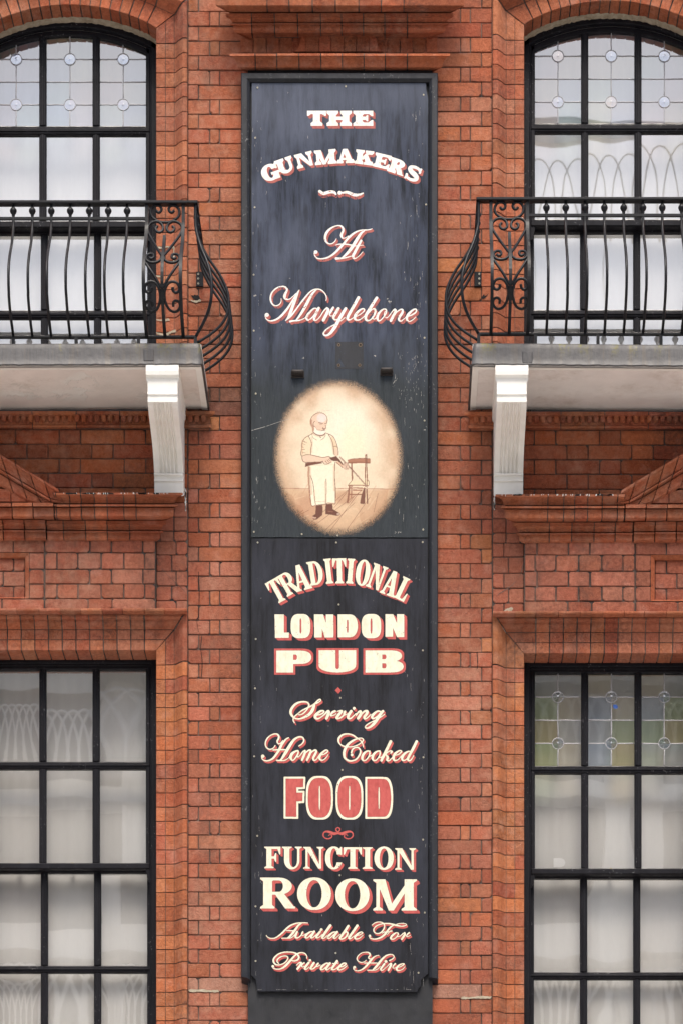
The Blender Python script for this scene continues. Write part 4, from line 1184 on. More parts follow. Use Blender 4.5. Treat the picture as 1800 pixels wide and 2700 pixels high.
# ------------------------------------------------------------------ paint layers: shapes drawn on a fine grid on the board, one flat mesh per line
RES = 2.0
class Canvas:
    def __init__(s, u0, v0, u1, v1, res=RES):
        s.u0, s.v0, s.res = u0, v0, res
        s.w, s.h = int((u1-u0)*res), int((v1-v0)*res)
        s.a = np.zeros((s.h, s.w), bool)
    def new(s):
        c = Canvas.__new__(Canvas); c.u0, c.v0, c.res, c.w, c.h = s.u0, s.v0, s.res, s.w, s.h
        c.a = np.zeros((s.h, s.w), bool); return c
    def poly(s, pts, val=True):
        p = (np.array(pts, float) - (s.u0, s.v0)) * s.res
        x0, y0 = np.maximum(np.floor(p.min(0)).astype(int)-1, 0); x1 = min(int(p[:, 0].max())+2, s.w); y1 = min(int(p[:, 1].max())+2, s.h)
        if x1 <= x0 or y1 <= y0: return
        gx, gy = np.meshgrid(np.arange(x0, x1)+.5, np.arange(y0, y1)+.5)
        ins = np.zeros(gx.shape, bool)
        n = len(p)
        for i in range(n):
            (ax, ay), (bx_, by) = p[i], p[(i+1) % n]
            if ay == by: continue
            cr = ((ay > gy) != (by > gy)) & (gx < (bx_-ax)*(gy-ay)/(by-ay)+ax)
            ins ^= cr
        s.a[y0:y1, x0:x1][ins] = val
    def disc(s, x, y, r, val=True):
        x, y, r = (x-s.u0)*s.res, (y-s.v0)*s.res, r*s.res
        x0, x1 = max(int(x-r)-1, 0), min(int(x+r)+2, s.w); y0, y1 = max(int(y-r)-1, 0), min(int(y+r)+2, s.h)
        if x1 <= x0 or y1 <= y0: return
        gx, gy = np.meshgrid(np.arange(x0, x1)+.5-x, np.arange(y0, y1)+.5-y)
        s.a[y0:y1, x0:x1][gx*gx+gy*gy <= r*r] = val
    def stroke(s, pts, val=True, k=1.0):
        c = catmull(pts, .08)
        L = np.hypot(*np.diff(c[:, :2], axis=0).T)
        for i in range(len(c)-1):
            n = max(1, int(L[i]*s.res/.8))
            for t in range(n):
                q = c[i]+(c[i+1]-c[i])*t/n
                s.disc(q[0], q[1], max(.28, q[2]*k/2), val)
    def shift(s, dx, dy):
        o = np.zeros_like(s.a); dx, dy = int(round(dx*s.res)), int(round(dy*s.res))
        h, w_ = s.h, s.w
        o[max(0, dy):h+min(0, dy), max(0, dx):w_+min(0, dx)] = s.a[max(0, -dy):h+min(0, -dy), max(0, -dx):w_+min(0, -dx)]
        return o
    def dilate(s, r, corner=1.0):
        R_ = int(math.ceil(r*s.res)); o = s.a.copy(); c = s.new(); c.a = s.a
        for dy in range(-R_, R_+1):
            for dx in range(-R_, R_+1):
                if math.hypot(dx, dy) <= r*s.res*corner and max(abs(dx), abs(dy)) <= r*s.res:
                    o |= c.shift(dx/s.res, dy/s.res)
        return o
    def block(s, dx, dy):
        n = int(max(abs(dx), abs(dy))*s.res); o = s.a.copy()
        for i in range(1, n+1): o |= s.shift(dx*i/n, dy*i/n)
        return o
def value_noise(h, w_, cell, seed):
    rg = np.random.default_rng(seed); gy, gx = int(h/cell)+3, int(w_/cell)+3
    g_ = rg.random((gy, gx)); y = np.arange(h)/cell; x = np.arange(w_)/cell
    yi, xi = y.astype(int), x.astype(int); fy = (y-yi)[:, None]; fx = (x-xi)[None]
    fy = fy*fy*(3-2*fy); fx = fx*fx*(3-2*fx)
    a, b_, c, d = g_[np.ix_(yi, xi)], g_[np.ix_(yi, xi+1)], g_[np.ix_(yi+1, xi)], g_[np.ix_(yi+1, xi+1)]
    return a*(1-fx)*(1-fy)+b_*fx*(1-fy)+c*(1-fx)*fy+d*fx*fy
def mask_mesh(mb, cv, a, d, m):
    """rectangles covering the mask, merged down the rows"""
    open_ = {}
    def emit(x0, x1, y0, y1):
        u0, u1, v0, v1 = cv.u0+x0/cv.res, cv.u0+x1/cv.res, cv.v0+y0/cv.res, cv.v0+y1/cv.res
        mb.poly([P(u0, v1, d, DP), P(u1, v1, d, DP), P(u1, v0, d, DP), P(u0, v0, d, DP)], m)
    for y in range(cv.h+1):
        runs = set()
        if y < cv.h:
            r = np.diff(np.concatenate(([0], a[y].astype(np.int8), [0])))
            runs = set(zip(np.flatnonzero(r == 1).tolist(), np.flatnonzero(r == -1).tolist()))
        for k in list(open_):
            if k not in runs: emit(k[0], k[1], open_.pop(k), y)
        for k in runs:
            if k not in open_: open_[k] = y
def wear_mask(cv, amt, seed):
    if amt <= 0: return np.zeros((cv.h, cv.w), bool)
    n1 = value_noise(cv.h, cv.w, 3, seed); n2 = value_noise(cv.h, cv.w, 40, seed+1); n3 = value_noise(cv.h, cv.w, 9, seed+2)
    return (n1*.6+n3*.4 > .86-amt*.25) & (n2 > .60-amt*.2)
def paint_line(label, cv, top, under, parent, mats, wear=0.0, name='lettering'):
    seed = sum(map(ord, label))
    wm = wear_mask(cv, wear, seed); wu = wear_mask(cv, wear*1.5, seed+50)
    mb = MB()
    if under is not None: mask_mesh(mb, cv, under & ~wu, DP+.0004, 1)
    mask_mesh(mb, cv, top & ~wm, DP+.0008, 0)
    return tag(mb.build(name, mats, parent), label)

# ---- roman letters: (sign, polygon) lists in a box W wide, 1 high, y down; s stem, h thin stroke, t serif
def ell(cx, cy, rx, ry, n=40, p=2.0):
    out = []
    for i in range(n):
        a = 2*math.pi*i/n; c, s_ = math.cos(a), math.sin(a)
        out.append((cx+rx*math.copysign(abs(c)**(2/p), c), cy+ry*math.copysign(abs(s_)**(2/p), s_)))
    return out
def rc(x0, y0, x1, y1): return [(x0, y0), (x1, y0), (x1, y1), (x0, y1)]
def serif(x0, x1, y, t, up, a, b):
    """slab from x0..x1 at y, bracketed into the stem a..b"""
    k = t if up else -t; br = min(.9*t, .09)*(1 if up else -1)
    return [('+', [(x0, y), (x1, y), (x1, y+k*.8), (b, y+k+br), (a, y+k+br), (x0, y+k*.8)])]
def vstem(x0, x1, t, o0=.1, o1=.1, top=True, bot=True):
    L = [('+', rc(x0, 0, x1, 1))]
    if top: L += serif(x0-o0, x1+o1, 0, t, True, x0, x1)
    if bot: L += serif(x0-o0, x1+o1, 1, t, False, x0, x1)
    return L
def beak(x, y0, y1, dirx, w_, t):
    """serif at the end of a horizontal arm"""
    return [('+', [(x, y0), (x, y1), (x-dirx*w_*.55, y1), (x-dirx*w_*1.4, y0+(t if y1 > y0 else -t))])]
def glyph(ch, W, s, h, t, o=.1):
    L = []
    P_ = lambda *q: ('+', list(q)); N_ = lambda *q: ('-', list(q))
    if ch == 'I':
        c = W/2; L = vstem(c-s/2, c+s/2, t, c-s/2, c-s/2)
    elif ch == 'T':
        c = W/2; L = [P_(*rc(c-s/2, 0, c+s/2, 1)), P_(*rc(0, 0, W, h))] + serif(c-s/2-o, c+s/2+o, 1, t, False, c-s/2, c+s/2)
        dr = .34
        L += [P_((0, 0), (s*.5, 0), (s*.5+.04, h), (s*.22, dr), (0, dr)), P_((W, 0), (W-s*.5, 0), (W-s*.5-.04, h), (W-s*.22, dr), (W, dr))]
    elif ch == 'H':
        L = vstem(o, o+s, t, o, o*.8) + vstem(W-o-s, W-o, t, o*.8, o) + [P_(*rc(o+s*.5, .5-h/2, W-o-s*.5, .5+h/2))]
    elif ch in 'EFL':
        L = vstem(o, o+s, t, o, o, True, True)
        if ch in 'EF':
            L += [P_(*rc(o, 0, W, h)), P_((W, 0), (W, .36), (W-s*.22, .36), (W-s*.62, h), (W-s*.62, 0))]
            L += [P_(*rc(o, .5-h/2, W*.74, .5+h/2)), P_((W*.74, .30), (W*.74, .70), (W*.74-s*.2, .70), (W*.74-s*.5, .5), (W*.74-s*.2, .30))]
        if ch in 'EL':
            L += [P_(*rc(o, 1-h, W, 1)), P_((W, 1), (W, .62), (W-s*.22, .62), (W-s*.7, 1-h), (W-s*.7, 1))]
    elif ch == 'U':
        th = h*1.05
        L = [P_(*rc(o, 0, o+s, .62)), P_(*rc(W-o-th, 0, W-o, .62))] + serif(0, 2*o+s, 0, t, True, o, o+s) + serif(W-2*o-th, W, 0, t, True, W-o-th, W-o)
        L += [P_(*[(W/2+(W/2-o)*math.cos(a), .62+.40*math.sin(a)) for a in np.linspace(0, math.pi, 24)])]
        ci = (o+s + W-o-th)/2; ri = (W-o-th-o-s)/2
        L += [N_((o+s, .3), *[(ci-ri*math.cos(a), .62+(.40-h)*math.sin(a)) for a in np.linspace(0, math.pi, 24)], (W-o-th, .3))]
    elif ch == 'N':
        th = h*1.0
        L = [P_(*rc(o, 0, o+th, 1)), P_(*rc(W-o-th, 0, W-o, 1)), P_((o*.6, 0), (o*.6+s*1.12, 0), (W-o, 1), (W-o-s*.55, 1.0), (o+th*.4, .12))]
        L += serif(0, o+s*.8, 0, t, True, o, o+th) + serif(W-2*o-th, W, 0, t, True, W-o-th, W-o) + serif(0, 2*o+th, 1, t, False, o, o+th)
    elif ch == 'M':
        th = h*1.05; m = (o+th + W-o-s)/2
        L = [P_(*rc(o, 0, o+th, 1)), P_(*rc(W-o-s, 0, W-o, 1)), P_((o*.8, 0), (o*.8+s*1.05, 0), (m+s*.18, 1), (m-s*.38, 1)), P_((W-o-s*.55, 0), (W-o, 0), (m+s*.18, 1), (m-s*.1, 1), (m-s*.12, .82))]
        L += serif(0, o+s*.7, 0, t, True, o, o+th) + serif(W-o-s*.8, W, 0, t, True, W-o-s, W-o) + serif(0, 2*o+th, 1, t, False, o, o+th) + serif(W-2*o-s, W, 1, t, False, W-o-s, W-o)
    elif ch == 'A':
        c = W*.49; th = h*1.0
        L = [P_((c-s*.45, 0), (c+s*.40, 0), (W-o*.7, 1), (W-o*.7-s*1.05, 1)), P_((c-s*.45, 0), (c, 0), (c-.02, .2), (o*.7+th, 1), (o*.7, 1)), P_(*rc(W*.24, .62, W*.7, .62+h*.85))]
        L += serif(0, 2*o+th, 1, t, False, o*.7, o*.7+th) + serif(W-2*o-s, W, 1, t, False, W-o*.8-s, W-o*.8)
        L += [N_((c-.005-s*.05, .32), (c+s*.22, .62), (c-s*.5+.02, .62))] if False else []
    elif ch == 'K':
        L = vstem(o, o+s, t, o, o*.8)
        th = h*1.1
        L += [P_((W-o*1.6-th, 0), (W-o*1.2, 0), (o+s+.10, .66), (o+s*.8, .66), (o+s*.8, .56)), P_((o+s+.10, .42), (o+s+.10+s*.75, .34), (W-o*.5, 1), (W-o*.5-s*1.15, 1))]
        L += serif(W-2.6*o-th*1.4, W-o*.2, 0, t, True, W-o*1.8-th, W-o*1.2) + serif(W-2*o-s*1.1, W, 1, t, False, W-o*.8-s, W-o*.6)
    elif ch == 'R':
        L = [P_(*([(o+s*.5, 0)] + [(W*.55+(W*.36)*math.sin(a), .275-.275*math.cos(a)) for a in np.linspace(0, math.pi, 20)] + [(o+s*.5, .55)]))]
        ri = max(.05, W*.36-s*.92)
        L += [N_(*([(o+s, h*.9)] + [(W*.53+ri*math.sin(a), .275-(.275-h*.9)*math.cos(a)) for a in np.linspace(0, math.pi, 20)] + [(o+s, .55-h*.9)]))]
        L += vstem(o, o+s, t, o, o*.8)
        L += [P_((W*.40, .50), (W*.40+s*1.0, .48), (W-o*.45, .93), (W, .93), (W, 1), (W-o*.6-s*.9, 1))]
    elif ch == 'D':
        L = [P_(*([(o+s*.5, 0)] + [(W*.46+(W*.54)*math.sin(a), .5-.5*math.cos(a)) for a in np.linspace(0, math.pi, 30)] + [(o+s*.5, 1)]))]
        ri = max(.05, W*.54-s)
        L += [N_(*([(o+s, h)] + [(W*.46+ri*math.sin(a), .5-(.5-h)*math.cos(a)) for a in np.linspace(0, math.pi, 30)] + [(o+s, 1-h)]))]
        L += vstem(o, o+s, t, o, 0)
    elif ch in 'OCG':
        L = [P_(*ell(W/2, .5, W/2, .52, 48, 2.1)), N_(*ell(W/2, .5, max(.04, W/2-s), .52-h*.85, 40, 2.0))]
        if ch in 'CG':
            L += [N_((W/2+.02, .5-.16), (W+.1, .5-.16), (W+.1, .5+(.2 if ch == 'C' else .04)), (W/2+.02, .5+(.2 if ch == 'C' else .04)))]
            L += [N_(*rc(W*.94, .3, W+.1, .6))]
            L += [P_((W*.95, .0), (W*.95, .37), (W*.95-s*.25, .37), (W*.95-s*.75, .14), (W*.95-s*.3, .06), (W*.95-s*.22, .0))]
            if ch == 'G': L += [P_(*rc(W-s*.95, .52, W-s*.12, 1.0)), P_(*rc(W-s*1.35, .52, W+.04, .52+t*.85))]
    elif ch == 'S':
        L = [('s', [(W*.90, .26, h*.8), (W*.78, .12, h*.9), (W*.5, .075, h), (W*.24, .14, s*.75), (W*.17, .28, s*.9), (W*.34, .43, s*1.0), (W*.62, .53, s*1.05), (W*.83, .68, s*.92), (W*.78, .84, s*.75), (W*.5, .925, h), (W*.22, .88, h*.9), (W*.09, .72, h*.8)]),
             P_(*rc(W*.83, .0, W*.95, .36)), P_(*rc(W*.04, .64, W*.17, 1.0))]
    return L
def put(cv, gl, org, ex, ey):
    """glyph onto canvas: org = top-left, ex / ey = vectors of one unit in x / y"""
    tmp = cv.new()
    T = lambda x, y: (org[0]+ex[0]*x+ey[0]*y, org[1]+ex[1]*x+ey[1]*y)
    k = math.hypot(*ey)
    for q in gl:
        if q[0] == 's': tmp.stroke([(*T(x, y), w_*k) for x, y, w_ in q[1]])
        else: tmp.poly([T(x, y) for x, y in q[1]], q[0] == '+')
    cv.a |= tmp.a
def flat_word(cv, letters, z, s, h, t, o, hh=None):
    """letters: (char, x0, x1, y0, y1) in zoom measures; z = (scale, u0, v0)"""
    for ch, x0, x1, y0, y1 in letters:
        k = (y1-y0)/z[0]
        put(cv, glyph(ch, (x1-x0)/(y1-y0), s, h, t, o), (z[1]+x0/z[0], z[2]+y0/z[0]), (k, 0), (0, k))
def arch_word(cv, letters, z, s, h, t, o):
    """letters: (char, bottom centre x, y, top centre x, y, width)"""
    for ch, bx_, by, tx, ty, wd, *ss in letters:
        ux, uy = (bx_-tx), (by-ty); H = math.hypot(ux, uy)
        ey = (ux/z[0], uy/z[0]); ex = (uy/z[0], -ux/z[0])
        W = wd/H
        org = (z[1]+tx/z[0]-ex[0]*W/2, z[2]+ty/z[0]-ex[1]*W/2)
        s_ = ss[0] if ss else s
        put(cv, glyph(ch, W, s_, h, t, o), org, ex, ey)
WH, RE, CR, RR = M['white_old'], M['red_old'], M['cream'], M['red']
Z2 = (3.015, 640, 240)
cv = Canvas(800, 280, 1000, 350)
flat_word(cv, [('T', 512, 663, 157, 277), ('H', 668, 864, 157, 277), ('E', 876, 1034, 157, 277)], Z2, .46, .22, .21, .16)
paint_line('the word THE in white slab letters', cv, cv.a, cv.block(5.5, 6.8), p_up, [WH, RE], .15)
cv = Canvas(680, 370, 1125, 500)
arch_word(cv, [('G', 240, 708, 198, 586, 142), ('U', 357, 650, 316, 536, 142), ('N', 505, 603, 476, 492, 142, .40), ('M', 662, 583, 652, 467, 172, .36), ('A', 818, 574, 814, 460, 138), ('K', 958, 585, 972, 472, 146), ('E', 1092, 612, 1118, 502, 128), ('R', 1205, 656, 1243, 545, 134), ('S', 1328, 712, 1375, 600, 116, .30)], Z2, .38, .19, .18, .12)
paint_line('the word GUNMAKERS in white slab letters on an arch', cv, cv.a, cv.block(4.8, 6.0), p_up, [WH, RE], .12)
Z5 = (3.015, 640, 1440)
cv = Canvas(690, 1460, 1100, 1615)
arch_word(cv, [('T', 316, 440, 224, 272, 108), ('R', 408, 375, 318, 218, 122), ('A', 492, 350, 438, 150, 132), ('D', 592, 308, 562, 120, 116), ('I', 692, 298, 670, 100, 58), ('T', 770, 297, 765, 97, 108), ('I', 847, 298, 862, 100, 58), ('O', 938, 312, 968, 112, 112), ('N', 1030, 338, 1098, 152, 122), ('A', 1142, 390, 1212, 202, 124), ('L', 1235, 425, 1315, 258, 92)], Z5, .185, .085, .06, .07)
key = cv.dilate(.9)
paint_line('the word TRADITIONAL in tall cream letters on an arch', cv, cv.a, cv.block(5.8, 5.4) & ~key, p_low, [CR, RR], .06)
def blocky(ch, x0, x1, y0, y1, z, cv):
    """heavy sans letters of the LONDON, PUB and FOOD lines: measures taken in zoom units"""
    T = lambda q: [(z[1]+x/z[0], z[2]+y/z[0]) for x, y in q]
    add = lambda q, v=True: cv.poly(T(q), v)
    return add
cv = Canvas(710, 1610, 1090, 1700)
A_ = blocky('', 0, 0, 0, 0, Z5, cv)
A_([(255, 543), (328, 543), (329, 688), (369, 688), (368, 730), (258, 730)])
for x0, x1 in ((383, 538), (942, 1096)):
    c = (x0+x1)/2; A_(ell(c, 636, (x1-x0)/2, 97, 48, 3.0)); A_(ell(c, 635, 7.5, 60, 30, 3.2), False)
A_([(568, 543), (640, 543), (662, 612), (662, 543), (721, 543), (722, 726), (652, 726), (630, 655), (630, 726), (570, 726)])
A_([(1130, 541), (1192, 541), (1222, 612), (1222, 541), (1279, 541), (1280, 723), (1222, 723), (1191, 650), (1191, 720), (1131, 720)])
A_([(756, 543)] + [(840+72*math.sin(a)**.7 if 0 < a < math.pi else 840, 634-91*math.cos(a)) for a in np.linspace(0, math.pi, 30)] + [(756, 725)])
A_(ell(831, 637, 7, 52, 30, 3.2), False)
key = cv.dilate(.8)
paint_line('the word LONDON in heavy cream letters', cv, cv.a, cv.block(7.4, 6.3) & ~key, p_low, [CR, RR], .05)
cv = Canvas(710, 1695, 1090, 1795)
A_ = blocky('', 0, 0, 0, 0, Z5, cv)
def hb(xl, xm, xr, y0, y1, p=.62):   # half bowl
    return [(xl, y0)] + [(xm+(xr-xm)*max(0, math.sin(a))**p, (y0+y1)/2-(y1-y0)/2*math.cos(a)) for a in np.linspace(0, math.pi, 26)] + [(xl, y1)]
A_([(268, 831), (402, 831), (402, 1005), (268, 1005)]); A_(hb(300, 440, 546, 831, 937)); A_(hb(402, 416, 433, 862, 905), False)
A_([(605, 828), (898, 828)] + [(751+147*math.cos(a), 940+65*math.sin(a)**.75 if 0 < a < math.pi else 940) for a in np.linspace(0, math.pi, 30)])
A_([(737, 820), (766, 820)] + [(751.5+14.5*math.cos(a), 962+15*math.sin(a)) for a in np.linspace(0, math.pi, 14)], False)
A_([(972, 829), (1105, 829), (1105, 1005), (972, 1005)]); A_(hb(1000, 1150, 1262, 829, 918)); A_(hb(1000, 1150, 1275, 909, 1005))
A_(hb(1105, 1122, 1138, 862, 898), False); A_(hb(1105, 1122, 1138, 931, 971), False)
key = cv.dilate(.7)
paint_line('the word PUB in wide cream letters with a red outline', cv, cv.a, cv.dilate(5.8, 1.3) & ~key, p_low, [CR, RR], .05)
Z7 = (3.015, 640, 2020)
cv = Canvas(735, 2035, 1050, 2170)
A_ = blocky('', 0, 0, 0, 0, Z7, cv)
A_([(343, 101), (482, 101), (480, 166), (427, 168), (427, 213), (476, 213), (474, 277), (427, 279), (426, 402), (343, 401)])
for x0, x1 in ((520, 702), (755, 938)):
    c = (x0+x1)/2; A_(ell(c, 252, (x1-x0)/2, 157, 48, 2.7)); A_(ell(c, 253, 7, 98, 30, 3), False)
A_([(988, 103)] + [(1090+84*math.sin(a)**.5 if 0 < a < math.pi else 1090, 253-150*math.cos(a)) for a in np.linspace(0, math.pi, 34)] + [(988, 403)])
A_(ell(1080, 255, 6.5, 90, 30, 3), False)
key = cv.dilate(.7)
out = cv.dilate(5.6, 1.3) & ~key
# the drawn counters stay cream
paint_line('the word FOOD in red letters with a cream outline', cv, cv.a, out, p_low, [RR, CR], .05)
cv = Canvas(690, 2225, 1110, 2305)
flat_word(cv, [('F', 173, 301, 641, 812), ('U', 313, 470, 640, 818), ('N', 483, 642, 642, 816), ('C', 655, 792, 642, 818), ('T', 800, 944, 645, 817), ('I', 950, 1028, 645, 817), ('O', 1043, 1197, 643, 822), ('N', 1208, 1372, 653, 824)], Z7, .235, .10, .055, .10)
key = cv.dilate(.9)
paint_line('the word FUNCTION in cream roman capitals', cv, cv.a, cv.block(6.2, 5.7) & ~key, p_low, [CR, RR], .05)
cv = Canvas(680, 2305, 1115, 2415)
flat_word(cv, [('R', 140, 417, 887, 1132), ('O', 434, 702, 890, 1140), ('O', 736, 1004, 898, 1148), ('M', 1034, 1380, 900, 1148)], Z7, .29, .10, .06, .10)
key = cv.dilate(.9)
paint_line('the word ROOM in large cream roman capitals', cv, cv.a, cv.block(8.2, 7.5) & ~key, p_low, [CR, RR], .05)

# ---- script lettering: brush strokes (x, y, width) in zoom measures
def script(label, box, groups, parent, mats, shadow, gap, wear, widen=1.0, thin=0.0):
    cv = Canvas(*box)
    for (sc, u0, v0), strokes in groups:
        for st in strokes:
            if st[0] == 'o': cv.disc(u0+st[1]/sc, v0+st[2]/sc, st[3]/sc)
            else: cv.stroke([(u0+x/sc, v0+y/sc, max(w_/sc*widen, thin)) for x, y, w_ in st])
    und = cv.block(*shadow)
    if gap: und &= ~cv.dilate(gap)
    paint_line(label, cv, cv.a, und, parent, mats, wear)
A1 = (7.84, 800, 580)
script('the word At in white script', (815, 585, 1000, 700), [(A1, [('o', 257, 665, 38),
  [(225,690,20),(235,735,20),(275,785,24),(340,803,26),(430,797,28),(530,765,34),(640,690,42),(730,600,46),(820,500,46),(900,400,44),(990,310,40),(1090,245,32),(1190,212,24),(1290,208,22),(1360,200,20),(1415,180,10)],
  [(1255,225,20),(1190,270,44),(1120,370,60),(1040,500,64),(960,620,64),(880,710,50),(800,775,24)],
  [(675,798,50),(760,795,34),(850,785,26),(930,765,22),(990,745,20)],
  [(680,390,12),(650,445,18),(600,485,20),(545,495,22),(490,470,32),(455,410,46),(455,330,50),(490,250,48),(560,180,38),(640,135,26),(720,117,22),(780,130,32),(815,175,42),(815,230,42),(790,280,46),(780,330,44),(800,370,26),(830,377,18),(870,365,18),(930,330,18)],
  [(662,522,10),(720,503,20),(800,500,24),(900,505,24),(980,518,26),(1040,505,18),(1080,490,8)],
  [(1185,430,46),(1130,530,52),(1060,660,54),(1020,740,52),(1030,790,36),(1065,795,22),(1110,770,16),(1170,715,14),(1222,655,10)],
  [(1050,540,16),(1130,533,18),(1240,520,10)]])], p_up, [WH, RE], (4.6, 5.9), 0, .3)
M1 = (7.84, 690, 740); M2 = (7.84, 820, 760); M3 = (9.8, 950, 760)
script('the word Marylebone in white script', (690, 745, 1115, 905), [(M1, [('o', 110, 710, 42),
  [(75,730,20),(95,790,20),(150,825,24),(220,830,28),(310,800,36),(400,735,42),(490,635,44),(560,540,40),(640,410,28),(700,310,22),(780,190,14)],
  [(770,205,20),(730,290,50),(690,400,62),(640,540,60),(600,650,60),(550,760,40),(495,830,16)],
  [(500,825,20),(600,735,40),(680,640,30),(760,530,28),(850,410,32),(930,310,30),(1000,235,26),(1070,190,24),(1150,175,24),(1220,190,24),(1280,235,22),(1325,300,20),(1340,360,18),(1330,420,12)],
  [(1130,185,30),(1050,270,44),(980,390,56),(900,540,58),(830,660,50),(770,750,40),(710,825,24)],
  [(590,845,40),(660,830,32),(740,828,26),(820,810,22),(890,775,18),(920,750,16)],
  [(405,370,10),(405,430,16),(370,490,20),(300,520,22),(235,495,28),(195,430,32),(185,350,32),(205,270,30),(255,200,28),(320,150,26),(400,122,24),(470,125,28),(520,165,38),(520,215,40),(490,270,52),(475,325,60),(490,370,44),(540,390,24),(590,375,18),(640,335,16),(720,260,16)],
  [(1150,590,30),(1110,570,22),(1060,590,30),(990,660,44),(935,740,52),(935,800,40),(975,815,24),(1040,765,22),(1110,670,20),(1150,600,18)],
  [(1180,565,50),(1130,670,56),(1090,760,52),(1090,815,34),(1140,815,18),(1210,740,20),(1270,645,24),(1330,575,28)]]),
 (M2, [[(330,410,40),(355,450,56),(310,560,60),(255,665,60)], [(460,400,44),(430,450,50),(395,510,40),(385,545,24),(410,575,18),(450,572,16)],
  [(565,420,56),(520,500,58),(470,590,50),(480,645,34),(530,650,24),(590,610,20),(650,530,20)],
  [(710,420,56),(650,520,64),(580,640,66),(530,740,70),(470,840,66),(400,930,54),(330,975,38),(275,970,32),(260,930,30),(300,870,28),(380,810,24),(460,765,20),(530,720,18),(620,670,18),(700,600,16)],
  [(975,195,60),(900,330,60),(820,470,60),(760,580,58),(750,640,46),(790,655,26),(840,630,20),(890,590,18)],
  [(890,590,16),(960,570,16),(1040,520,18),(1090,470,22),(1090,430,24),(1040,430,28),(970,480,44),(910,560,56),(900,630,50),(940,660,30),(1000,650,22),(1060,610,18),(1110,560,16)],
  [(1350,200,58),(1280,310,58),(1200,440,60),(1130,560,60),(1125,640,50),(1170,670,30),(1230,645,24),(1290,570,36),(1320,500,44),(1320,450,40),(1290,425,28),(1240,450,22),(1190,510,18)],
  [(1260,620,18),(1300,640,16),(1340,610,14),(1370,570,14)]]),
 (M3, [[(640,540,30),(590,540,30),(520,590,50),(450,680,62),(430,770,60),(450,835,42),(500,835,26),(570,770,28),(630,690,30),(665,610,34),(655,555,34),(625,538,30)],
  [(630,600,20),(605,680,24),(620,740,22),(670,765,22),(720,730,20),(780,650,22),(840,570,26)],
  [(840,570,30),(885,550,50),(895,610,66),(840,720,70),(775,845,64)],
  [(870,690,20),(950,600,26),(1030,550,36),(1080,560,44),(1070,640,60),(1000,740,64),(985,820,50),(1040,850,28),(1110,800,22),(1170,740,20)],
  [(1170,745,18),(1250,720,26),(1340,680,34),(1420,620,36),(1435,560,34),(1390,540,34),(1300,600,52),(1220,690,66),(1190,780,60),(1210,840,44),(1270,855,28),(1350,810,24),(1425,740,14)]])], p_up, [WH, RE], (4.9, 5.9), 0, .5)
S1 = (5.807, 755, 1835)
script('the word Serving in cream script', (755, 1830, 1030, 1935), [(S1, [
  [(125,412,14),(108,375,16),(115,330,18),(170,280,20),(240,225,20),(330,180,22),(400,145,24),(440,115,24),(490,65,20),(520,52,18),(525,75,16),(490,100,18),(450,118,26)],
  [(430,130,30),(425,150,40),(405,210,48),(370,265,46),(310,310,38),(230,345,26),(160,350,20),(110,325,28),(75,280,36),(70,230,38),(100,170,36),(160,115,32),(240,90,24),(310,95,24),(345,125,24),(340,170,22),(310,220,20),(260,270,20),(210,290,16),(185,285,10)],
  [(465,295,18),(520,285,20),(570,255,24),(570,230,24),(530,230,28),(480,265,40),(445,305,46),(450,340,36),(490,348,24),(540,320,20),(590,280,20)],
  [(590,280,20),(625,240,32),(648,240,42),(640,290,46),(615,345,42)], [(745,235,34),(710,250,34),(680,290,26),(690,305,20),(740,290,14),(765,270,12)],
  [(780,235,14),(845,232,34),(800,290,42),(770,335,36),(800,345,26),(850,320,24),(890,270,22),(895,235,24),(875,255,16),(880,295,14),(940,270,12)],
  [(985,235,42),(950,290,44),(940,335,36),(980,345,22),(1030,300,18),(1065,268,18)], ('o', 1032, 190, 22),
  [(1065,300,14),(1095,250,26),(1130,238,36),(1130,285,44),(1092,345,42)], [(1125,310,14),(1185,240,28),(1230,235,38),(1225,270,40),(1190,320,40),(1195,350,26),(1235,335,18),(1290,280,14)],
  [(1440,240,20),(1390,235,26),(1330,280,40),(1305,325,36),(1330,345,24),(1390,310,20),(1440,250,18)],
  [(1470,235,40),(1420,300,44),(1370,380,46),(1320,440,42),(1260,485,30),(1210,490,22),(1210,460,20),(1260,420,18),(1340,380,16),(1430,330,16),(1500,280,12)]])],
  p_low, [CR, RR], (4.0, 4.9), .8, .04)
H1 = (7.84, 680, 1925); C1 = (6.817, 880, 1925)
